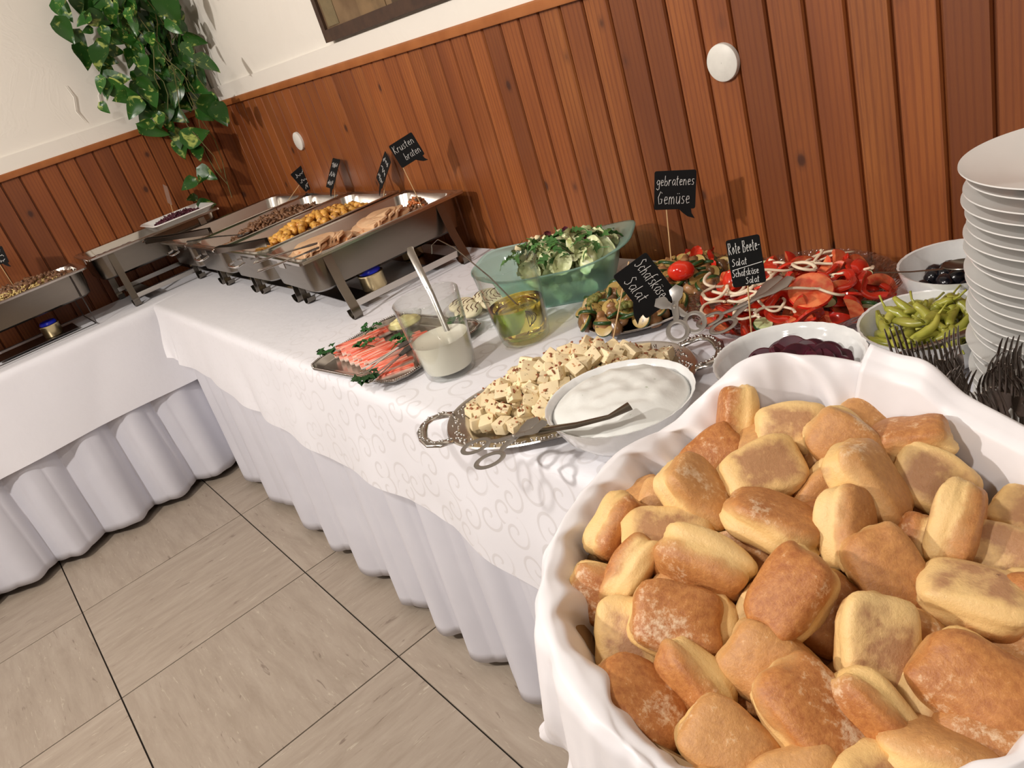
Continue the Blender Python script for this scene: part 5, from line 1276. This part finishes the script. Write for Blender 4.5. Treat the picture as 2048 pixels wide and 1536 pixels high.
def zuc(i):
    g = G(); g.cm = 0; g.lathe([(.001, .0035), (.0165, .0035), (.0185, .003)], 22, sx=1.0 + .12 * (i % 3)); g.lathe([(.0185, -.003), (.0165, -.0035), (.001, -.0035)], 22, sx=1.0 + .12 * (i % 3)); g.cm = 1
    g.lathe([(.0185, .003), (.0195, .001), (.0195, -.001), (.0185, -.003)], 22, sx=1.0 + .12 * (i % 3)); return g.mesh('zucchini_slice', ['zucchini', 'cuke_skin'], sharp=50)
VZ = radians(78)
heap('eggplant_piece', None, 2.640, -.225, .806, .174, .106, .034, 84, blobmesh('eggplant_piece', 'eggplant', .020, .014, .010, .35, 2, 1.2, .8), 'dark grilled aubergine piece on the oval platter', 'aubergine', 'grilled aubergine pieces', VZ)
heap('zucchini_slice', None, 2.638, -.225, .812, .176, .106, .034, 96, zuc, 'round grilled zucchini slice on the oval platter', 'zucchini slice', 'grilled zucchini slices', VZ, tiltmax=.9)
heap('mushroom_piece', None, 2.640, -.225, .814, .168, .100, .030, 34, blobmesh('mushroom_piece', 'mushroom', .017, .014, .009, .3, 2, 1.4), 'brown fried mushroom piece on the oval platter', 'mushroom', 'fried mushroom pieces', VZ)
def broc(i):
    g = G(); g.tube([(0, 0, -.018), (0, .002, -.006), (0, 0, 0)], [.004, .005, .007], 8)
    rg_ = random.Random(i)
    for k in range(16): a = k * 2.4; r = .012 * sqrt(k / 16); g.add(*blob(.0065, .0065, .006, k + i, .3, 1), Matrix.Translation((r * cos(a), r * sin(a), .007 - r * .3)))
    return g.mesh('broccoli_floret', 'broccoli', sharp=180)
for k, (x, y, z, lb) in enumerate(((2.578, -.335, .838, 'broccoli floret at the left end of the grilled vegetables'), (2.672, -.345, .838, 'broccoli floret in front on the grilled vegetables'), (2.715, -.30, .838, 'broccoli floret near the tongs on the grilled vegetables'), (2.60, -.19, .845, 'broccoli floret in the middle of the vegetable platter'))):
    tag(put(broc(k), 'broccoli_floret', None, (x, y, z), (rnd(-.4, .4), rnd(-.4, .4), rnd(0, 6)), 1.15), lb, 'broccoli', 'grilled broccoli florets')
heap('pepper_piece', None, 2.66, -.13, .828, .07, .05, .02, 12, crinkle('pepper_piece', 'pepper_red', .016, 12, .15), 'red pepper piece among the grilled vegetables', 'pepper piece', 'red pepper pieces on the platter', VZ)
def tomato_m(i): return G().add(*blob(.026, .021, .020, i, .06, 3)).mesh('cherry_tomato', 'tomato', sharp=180)
tag(put(tomato_m(1), 'cherry_tomato', None, (2.705, -.215, .858), (0, 0, .6)), 'shiny whole red tomato between the vegetable sign and the salad', 'tomato')
tg = serving_tongs('grey steel scissor-style serving tongs standing in the grilled vegetables', ((0, 0), 0, .0150, .050, .036), 0)
tg.matrix_world = basis((2.8519, -0.4, 0.885), (-0.7916, 0.4938, 0.36), (-0.5962, -0.7534, -0.2774), (0.1342, -0.4342, 0.8908))

# tomato salad
bowl('crystal_bowl', 'wide cut-crystal bowl of tomato and pepper salad', (2.935, -.205), .172, .836, 'crystal', .45, lambda a, k: (.020 * abs(sin(a * 14)) if k in (6, 7, 8) else .010 * sin(a * 28)), th=.004, seg=168)
def wedge(i):
    g = G(); n1 = 12; V = []; F = []
    for k in range(n1 + 1):
        a = pi * k / n1; g_ = [(.030 * cos(a), -.0, .030 * sin(a) * .0)]
    V = []; m_ = 7
    for k in range(n1 + 1):
        a = pi * k / n1
        for j in range(m_): b = radians(-38) + radians(76) * j / (m_ - 1); V.append((.032 * cos(a), .024 * sin(a) * sin(b), .024 * sin(a) * cos(b)))
    for k in range(n1):
        for j in range(m_ - 1): a = k * m_ + j; F.append((a, a + 1, a + m_ + 1, a + m_))
    g.cm = 0; g.add(V, F)
    o_ = len(g.v); c0 = (0, 0, .002); g.v.append(c0)
    for side in (0, m_ - 1):
        for k in range(n1): g.f.append((o_, k * m_ + side, (k + 1) * m_ + side)); g.m.append(1)
    return g.mesh('tomato_wedge', ['tomato', 'tomato_flesh'], sharp=40)
def ring(name, mat, r, th, hh, lob=0, arc=1.0):
    def mk(i):
        g = G(); n1 = 34; P_ = []
        for k in range(n1 if arc == 1.0 else n1):
            a = 2 * pi * arc * k / n1; rr = r * (1 + lob * cos(3 * a + i) + .06 * noise.noise(Vector((cos(a), sin(a), i)))); P_.append((rr * cos(a), rr * .9 * sin(a), .003 * sin(2 * a + i)))
        g.tube(P_, th, 8, closed=arc == 1.0, flat=hh, up=(0, 0, 1)); return g.mesh(name, mat, sharp=60)
    return mk
def slc(i):
    g = G(); g.cm = 0; g.lathe([(.001, .004), (.026, .004), (.030, .003)], 26); g.lathe([(.030, -.003), (.026, -.004), (.001, -.004)], 26); g.cm = 1; g.lathe([(.030, .003), (.0315, 0), (.030, -.003)], 26)
    return g.mesh('tomato_slice', ['tomato_flesh', 'tomato'], sharp=50)
def cuke(i):
    g = G(); g.cm = 0; g.lathe([(.001, .0035), (.0155, .0035)], 20); g.lathe([(.0155, -.0035), (.001, -.0035)], 20); g.cm = 1; g.lathe([(.0155, .0035), (.017, .002), (.017, -.002), (.0155, -.0035)], 20)
    return g.mesh('cucumber_slice', ['cucumber', 'cuke_skin'], sharp=50)
TS = (2.935, -.205)
heap('tomato_wedge', None, *TS, .800, .120, .120, .02, 40, wedge, 'red tomato wedge deep in the crystal bowl', 'tomato wedge', 'tomato wedges in the salad')
heap('tomato_wedge', None, *TS, .822, .140, .140, .030, 30, wedge, 'shiny red tomato wedge on top of the tomato salad', 'tomato wedge', 'tomato wedges on the salad')
heap('pepper_ring', None, *TS, .824, .140, .140, .032, 24, ring('pepper_ring', 'pepper_red', .025, .0075, .55, .14), 'curled red pepper ring in the tomato salad', 'pepper ring', 'red pepper rings', tiltmax=.7)
heap('cucumber_slice', None, *TS, .828, .150, .150, .018, 14, cuke, 'green cucumber slice in the tomato salad', 'cucumber slice', 'cucumber slices', tiltmax=1.0)
heap('onion_ring', None, 2.93, -.215, .850, .125, .125, .020, 20, ring('onion_ring', 'onion', .034, .0032, .75, .10, .62), 'thin curved white onion strip on the tomato salad', 'onion strip', 'onion strips', tiltmax=.28)
heap('onion_ring', None, 2.90, -.27, .852, .09, .07, .012, 9, ring('onion_ring', 'onion', .024, .003, .75, .10, .7), 'short white onion strip at the front of the tomato salad', 'onion strip', 'short onion strips', tiltmax=.3)
tag(put(slc(0), 'tomato_slice', None, (3.008, -.255, .862), (radians(28), radians(10), .3), 1.15), 'large round tomato slice with pale core at the right of the tomato salad', 'tomato slice')
tg = serving_tongs('steel serving tongs lying in the tomato salad behind the beetroot sign', ((2.950, -.335), radians(70), .018, .065, .075), .874)
tg.rotation_euler = (0, radians(-8), radians(72))
put_fork = None

# beetroot, pickled peppers, olives
bowl('serving_bowl', 'white scalloped bowl of beetroot slices behind the bread basket', (3.080, -.432), .106, .850, 'opal', .5, scallop(36, .012))
def beet_m(i):
    g = G(); n1 = 30; g.lathe([(.001, .0028), (.024, .0028), (.026, 0), (.024, -.0028), (.001, -.0028)], n1, wob=lambda a, k: .035 * sin(a * 15) if 0 < k < 4 else 0)
    g.v = [(x, y, z + 2 * x * x) for x, y, z in g.v]; return g.mesh('beet_slice', 'beet', sharp=50)
heap('beet_slice', None, 3.085, -.425, .812, .068, .068, .026, 44, beet_m, 'dark purple crinkle-cut beetroot slice in the white bowl', 'beetroot slice', 'beetroot slices', tiltmax=.9)
bowl('serving_bowl', 'white scalloped bowl of green pickled peppers left of the plate stack', (3.208, -.282), .094, .852, 'opal', .5, scallop(32, .012))
def pep_m(i):
    rg_ = random.Random(i + 3); g = G(); L_ = rg_.uniform(.052, .07); c = rg_.uniform(-.010, .012); P_ = []; rs = []
    for k in range(11): t_ = k / 10; P_.append(((t_ - .5) * L_, c * sin(t_ * 3), .003 * sin(t_ * 5 + i))); rs.append(.0078 * (sin(pi * min(1, .12 + t_ * .75)) ** .7) * (1 - .45 * t_ ** 3) + .0006)
    g.tube(P_, rs, 10, flat=.82); g.tube([P_[0], (P_[0][0] - .008, P_[0][1] + .002, .003), (P_[0][0] - .018, P_[0][1] + .006, .008)], [.0022, .0014, .0016], 6)
    g.v = [(x, y + .0012 * noise.noise(Vector((x * 150, y * 150, i))), z + .0012 * noise.noise(Vector((x * 150, 3, i)))) for x, y, z in g.v]
    return g.mesh('pickled_pepper', 'pepperoni', sharp=180)
heap('pickled_pepper', None, 3.208, -.282, .806, .055, .055, .012, 24, pep_m, 'pickled green pepper low in the white bowl', 'pickled pepper', 'pickled peppers low in the bowl', tiltmax=.5, nvar=6)
heap('pickled_pepper', None, 3.210, -.280, .832, .066, .066, .026, 44, pep_m, 'yellow green pickled pepper on top of the heap', 'pickled pepper', 'pickled peppers on top', tiltmax=.55, nvar=6)
spoon('serving_spoon', 'grey spoon lying across the front of the pickled pepper bowl', 'serving spoon', [(3.195, -.405, .842), (3.225, -.392, .856), (3.262, -.355, .862), (3.283, -.318, .862)], [.006, .006, .005, .009], 'steel_dark')
bowl('serving_bowl', 'white scalloped bowl of black olives by the wall behind the plates', (3.172, -.110), .088, .862, 'opal', .5, scallop(30, .012))
heap('black_olive', None, 3.180, -.118, .832, .058, .058, .014, 22, blobmesh('black_olive', 'olive', .0145, .0125, .0125, .04, 2), 'shiny black olive in the white bowl', 'olive', 'black olives')
spoon('serving_spoon', 'bronze-toned spoon with its bowl over the black olives', 'serving spoon', [(3.075, -.185, .868), (3.13, -.178, .870), (3.175, -.165, .872)], [.003, .0025, .003], 'steel_dark', (.030, .020, (.024, .008, .006), .4))

# plates
pmesh = None
def plate_profile():
    return [(.001, .002), (.058, .002), (.062, 0), (.066, .001), (.070, .005), (.085, .007), (.122, .0155), (.1265, .0175), (.1262, .019), (.121, .0178), (.085, .0095), (.066, .0068), (.050, .0060), (.001, .0055)]
pmesh = G().lathe(plate_profile(), 96).mesh('dinner_plate', 'porcelain', sharp=55)
NP = 23
ORD = ['bottom', 'second', 'third', 'fourth', 'fifth', 'sixth', 'seventh', 'eighth', 'ninth', 'tenth', 'eleventh', 'twelfth', 'thirteenth', 'fourteenth', 'fifteenth', 'sixteenth', 'seventeenth', 'eighteenth', 'nineteenth', 'twentieth', 'twenty-first', 'twenty-second', 'top']
for k in range(NP):
    z = ZT + .0025 + k * .0134; jx, jy = .0035 * sin(k * 1.9), .003 * cos(k * 2.7)
    lb = ('topmost white plate of the tall stack at the right edge' if k == NP - 1 else 'lowest white plate of the tall stack at the right edge' if k == 0 else 'white dinner plate, %s from the bottom of the tall stack' % ORD[k])
    tag(put(pmesh, 'dinner_plate', None, (3.412 + jx, -.312 + jy, z), (0, radians(.3 * sin(k)), k * .7)), lb, 'plate', 'stack of white dinner plates')

# cutlery bin with forks
cb = thing('cutlery_bin', 'low white bin holding the upright forks in front of the plates', 'bin', (3.385, -.500, ZT + .003), (0, 0, radians(4)))
g = G(); loft(g, [(.24, .10, .02, .001), (.27, .125, .025, .062), (.275, .13, .025, .064), (.268, .123, .025, .063), (.235, .096, .02, .006)], True, True); put(g.mesh('body', 'porcelain', sharp=50), 'body', cb)
def fork_m():
    g = G()
    g.tube([(0, 0, -.055), (0, .002, -.02), (0, .001, .02), (0, 0, .045)], [.006, .0045, .0028, .0032], 8, flat=.35, up=(0, 1, 0))
    strip(g, [(0, 0, .043), (0, .001, .052), (0, .0035, .062), (0, .004, .070)], [.007, .017, .0225, .0225], .0007, side=(1, 0, 0))
    for k in range(4):
        x = -.0094 + .00627 * k; g.tube([(x, .004, .068), (x, .0045, .085), (x * .98, .002, .100), (x * .96, -.001, .110)], [.0019, .0018, .0014, .0007], 6, flat=.6, up=(0, 1, 0))
    return g.mesh('fork', M['fork'], sharp=60)
M['fork'] = steel_mat('fork_steel', (0.42, 0.37, 0.34), 0.16)
fk = fork_m(); rg = random.Random(31)
for k in range(46):
    u = (k % 12) / 11; row = k // 12; x = 3.280 + .215 * u + rg.uniform(-.006, .006); y = -.540 + .027 * row + rg.uniform(-.005, .005)
    tag(put(fk, 'fork', None, (x, y, ZT + .056 + rg.uniform(-.004, .008)), (radians(rg.uniform(-4, 22)), radians(rg.uniform(-22, 8)), rg.uniform(-.5, 1.3)), .95), 'steel fork standing tines-up in the %s row of the white bin' % ('front', 'second', 'third', 'rear')[row], 'fork', 'forks, %s row of the bin' % ('front', 'second', 'third', 'rear')[row])
# a few resting over the bin rim towards the bread
for k, (x, y, a, lb) in enumerate(((3.335, -.585, .9, 'fork leaning forward with its broad tines over the bread basket side'), (3.43, -.59, 1.1, 'fork leaning towards the right edge in front of the other forks'))):
    tag(put(fk, 'fork', None, (x, y, .876), (radians(35), radians(-25), a)), lb, 'fork', 'forks in the cutlery bin')

# ================================================================ SIGNS
GL_ = {
 'a': (.48, [[(.42, .52), (.22, .6), (.03, .32), (.16, .02), (.38, .18), (.44, .55), (.42, .15), (.50, .0)]]),
 'b': (.46, [[(.05, 1), (.03, .05), (.25, 0), (.42, .25), (.28, .5), (.05, .38)]]),
 'c': (.42, [[(.38, .5), (.2, .6), (.03, .3), (.16, .02), (.38, .1)]]),
 'e': (.44, [[(.04, .30), (.36, .36), (.30, .57), (.14, .58), (.03, .3), (.16, .02), (.40, .1)]]),
 'f': (.36, [[(.36, .98), (.22, 1), (.14, .8), (.12, -.05)], [(.0, .55), (.32, .57)]]),
 'g': (.46, [[(.40, .5), (.2, .6), (.03, .36), (.16, .12), (.38, .28), (.42, .56), (.38, -.28), (.2, -.38), (.02, -.22)]]),
 'h': (.46, [[(.05, 1), (.03, 0)], [(.04, .35), (.22, .56), (.36, .4), (.38, 0)]]),
 'k': (.44, [[(.05, 1), (.03, 0)], [(.36, .58), (.06, .3), (.38, 0)]]),
 'l': (.22, [[(.05, 1), (.03, .1), (.14, 0)]]),
 'm': (.66, [[(.04, .56), (.03, 0)], [(.04, .38), (.18, .58), (.28, .4), (.29, 0)], [(.29, .4), (.43, .58), (.54, .4), (.56, 0)]]),
 'n': (.48, [[(.05, .58), (.03, 0)], [(.04, .36), (.22, .58), (.36, .4), (.38, 0)]]),
 'o': (.46, [[(.22, .6), (.04, .34), (.18, .02), (.38, .26), (.22, .6)]]),
 'r': (.36, [[(.05, .58), (.03, 0)], [(.04, .34), (.18, .56), (.32, .54)]]),
 's': (.38, [[(.34, .56), (.12, .58), (.06, .4), (.30, .22), (.24, .03), (.02, .05)]]),
 't': (.34, [[(.14, .92), (.12, .08), (.24, .0)], [(0, .62), (.30, .64)]]),
 'u': (.48, [[(.04, .58), (.06, .1), (.2, 0), (.36, .2), (.40, .58), (.40, 0)]]),
 'ü': (.48, [[(.04, .58), (.06, .1), (.2, 0), (.36, .2), (.40, .58), (.40, 0)], [(.12, .76), (.13, .80)], [(.30, .76), (.31, .80)]]),
 'ä': (.48, [[(.42, .52), (.22, .6), (.03, .32), (.16, .02), (.38, .18), (.44, .55), (.42, .15), (.50, .0)], [(.14, .76), (.15, .80)], [(.34, .76), (.35, .80)]]),
 'B': (.56, [[(.05, 1), (.04, 0)], [(.0, .95), (.34, .98), (.38, .72), (.1, .52), (.44, .42), (.40, .06), (.02, .0)]]),
 'G': (.58, [[(.44, .86), (.26, 1), (.04, .55), (.16, .04), (.42, .1), (.46, .42), (.26, .42)]]),
 'K': (.54, [[(.05, 1), (.04, 0)], [(.42, 1), (.06, .5), (.46, 0)]]),
 'R': (.56, [[(.05, 1), (.04, 0)], [(.0, .95), (.36, .96), (.40, .68), (.08, .50), (.46, 0)]]),
 'S': (.50, [[(.44, .88), (.22, 1), (.08, .78), (.36, .46), (.36, .14), (.14, .0), (.0, .12)]]),
 '-': (.36, [[(.04, .38), (.30, .40)]]), ' ': (.28, []),
}
def write(g, text, x0, y0, size, wmax, r=.00055, slant=.08):
    tot = sum(GL_[c][0] + .10 for c in text); sx = min(size, wmax / tot); x = x0
    for c in text:
        w_, st = GL_[c]
        for s in st:
            P_ = [(x + (p[0] + slant * p[1]) * sx, y0 + p[1] * size, .0011) for p in s]; g.tube(P_, r, 5, flat=.45, up=(0, 0, 1))
        x += (w_ + .10) * sx
def scribble(g, w_, h_, rows, seed):
    rg_ = random.Random(seed)
    for k in range(rows):
        y = h_ * (.28 - .30 * k); x = -w_ * .38; P_ = []
        while x < w_ * .36: P_.append((x, y + rg_.uniform(-.09, .09) * h_, .0011)); x += w_ * rg_.uniform(.015, .05)
        g.tube(P_, .00065, 5, flat=.45, up=(0, 0, 1))
def sign(label, cen, right, up, tip, base, lines, tail=True, mat='slate', ext=None):
    rv, uv = Vector(right), Vector(up); w_, h_ = rv.length, uv.length; ex = rv.normalized(); ez = ex.cross(uv).normalized(); ey = ez.cross(ex)
    t = thing('food_sign', label, 'sign', base, group='blackboard food signs on sticks'); c = Vector(cen) - Vector(base)
    X = basis(c, ex, ey, ez); r = .004
    pts = rrect(w_, h_, r, 4)
    if tail: pts = [p for p in pts]; 
    g = G(); g.prism(pts, -.0006, .0006)
    if tail: g.prism([(w_ * .10, -h_ * .495), (w_ * .20, -h_ * .60), (w_ * .32, -h_ * .70), (w_ * .50, -h_ * .76), (w_ * .42, -h_ * .62), (w_ * .40, -h_ * .495)], -.0006, .0006)
    put(g.mesh('card', mat, smooth=False), 'card', t, mat=X)
    g = G()
    if isinstance(lines, int): scribble(g, w_, h_, 3, lines)
    else:
        for (s_, x0, y0, sz, wm) in lines:
            if s_ == '_': g.tube([(x0 * w_, y0 * h_, .0011), ((x0 + wm) * w_, (y0 + .07) * h_, .0011)], .0005, 5, flat=.4, up=(0, 0, 1))
            else: write(g, s_, x0 * w_, y0 * h_, sz * h_, wm * w_)
    if g.v: put(g.mesh('handwriting', 'chalk'), 'handwriting', t, mat=X)
    p1 = Vector(tip) - Vector(base); d = p1.normalized(); bz = -ez * .0022
    g = G(); g.tube([Vector((0, 0, -.012)), p1 + bz * .6, p1 + d * h_ * .55 + bz], .0013, 7); put(g.mesh('stick', 'stick'), 'stick', t)
    return t
LN = {
 'krusten': [('Krusten', -.44, .10, .30, .86), ('braten', -.20, -.33, .30, .66)],
 'veg': [('gebratenes', -.45, .12, .26, .92), ('Gemüse', -.42, -.36, .34, .80)],
 'feta': [('Schafskäse', -.44, .08, .32, .80), ('Salat', -.30, -.38, .32, .50)],
 'beet': [('Rote Beete-', -.46, .20, .24, .94), ('Salat', -.42, -.05, .15, .46), ('_', -.44, -.13, 0, .90), ('Schafskäse', -.46, -.28, .15, .80), ('Salat', -.10, -.46, .14, .42)],
 'potato': 3, 'meat': 5, 'sauce': 8, 'back': [], 'left': 9}
SL = {'krusten': 'blackboard food sign reading Krusten braten over the nearest chafing dish', 'potato': 'narrow-looking turned blackboard sign in the potato chafing dish', 'meat': 'turned blackboard sign in the gyros chafing dish', 'sauce': 'tilted blackboard sign in the fourth, nearly empty chafing dish',
 'veg': 'speech-bubble blackboard sign reading gebratenes Gemüse over the grilled vegetables', 'feta': 'tilted blackboard sign reading Schafskäse Salat stuck in the feta cubes', 'beet': 'blackboard sign reading Rote Beete-Salat stuck in the beetroot bowl', 'back': 'food sign seen from its brown back in the red cabbage', 'left': 'blackboard sign at the left picture edge in the noodle dish'}
for n_s, cen, rv, uv, tip, base in SIGNS:
    sign(SL[n_s], cen, rv, uv, tip, base, LN[n_s], tail=n_s not in ('beet', 'back'), mat='cardback' if n_s == 'back' else 'slate')

# ================================================================ HANGING PLANT
hp = thing('hanging_plant', 'trailing green and yellow pothos hanging down in the room corner', 'plant', (.14, -.20, 2.16))
def leafm(i):
    g = G(); n1 = 9; V = []; F = []; rg_ = random.Random(i)
    cv, fd = rg_.uniform(.08, .2), rg_.uniform(.10, .28)
    for k in range(n1):
        t_ = k / (n1 - 1); w_ = .40 * (sin(pi * min(1, t_ ** .55)) ** .75) * (1 - .35 * t_) if 0 < t_ < 1 else 0
        yy = .5 - t_; back = .07 * (1 - t_) ** 4
        for s in (-1, -.5, 0, .5, 1): V.append((s * w_, yy + (back * abs(s) * 1.6 if k < 3 else 0), -fd * (1 - abs(s)) * w_ - cv * (t_ - .4) ** 2 + .03 * sin(7 * t_ + i) * abs(s)))
    for k in range(n1 - 1):
        for j in range(4): a = k * 5 + j; F.append((a, a + 1, a + 6, a + 5))
    return g.add(V, F).mesh('leaf', 'leaf', sharp=180)
lm = [leafm(i) for i in range(5)]; HP = Vector((.14, -.20, 2.16))
for k, (x, y, z, a, b, c, s) in enumerate(LEAVES):
    put(lm[k % 5], 'leaf', hp, tuple(Vector((x, y, z)) - HP), (a, b, c), s * 1.14)
rg = random.Random(2)
for k in range(125):    # leaves of the thick middle and of the part above the picture
    z = 1.48 + .68 * (k / 125) ** .9; w2 = .05 + .15 * min(1, (z - 1.45) / .3)
    x = .07 + w2 * rg.random(); y = -.07 - w2 * 1.3 * rg.random()
    put(lm[k % 5], 'leaf', hp, tuple(Vector((x, y, z)) - HP), (radians(60 + rg.uniform(-35, 35)), rg.uniform(-.4, .4), radians(55 + rg.uniform(-60, 60))), rg.uniform(.06, .10))
for k in range(14):
    x, y = .06 + .14 * rg.random(), -.06 - .2 * rg.random(); zb = rg.choice([1.42, 1.5, 1.6, 1.45]) if k > 2 else (1.0, 1.06, 1.12)[k]; n1 = 14
    if k < 3: x, y = .10 + .03 * k, -.13 - .03 * k
    P_ = [(x - HP.x + .022 * sin(q * .9 + k), y - HP.y + .022 * cos(q * 1.1 + k * 2), (2.14 + (zb - 2.14) * q / n1) - HP.z) for q in range(n1 + 1)]
    put(G().tube(P_, .0018, 6).mesh('vine', 'vine'), 'vine', hp)
put(G().lathe([(.001, -.06), (.07, -.06), (.10, .06), (.104, .06), (.104, .075), (.095, .075), (.09, .05), (.001, .045)], 36).mesh('pot', 'terracotta'), 'pot', hp)
put(G().tube([(-.14, .0, .07), (-.06, 0, .07), (.09, 0, .07)], .006, 8).mesh('bracket', 'blacksteel'), 'bracket', hp)
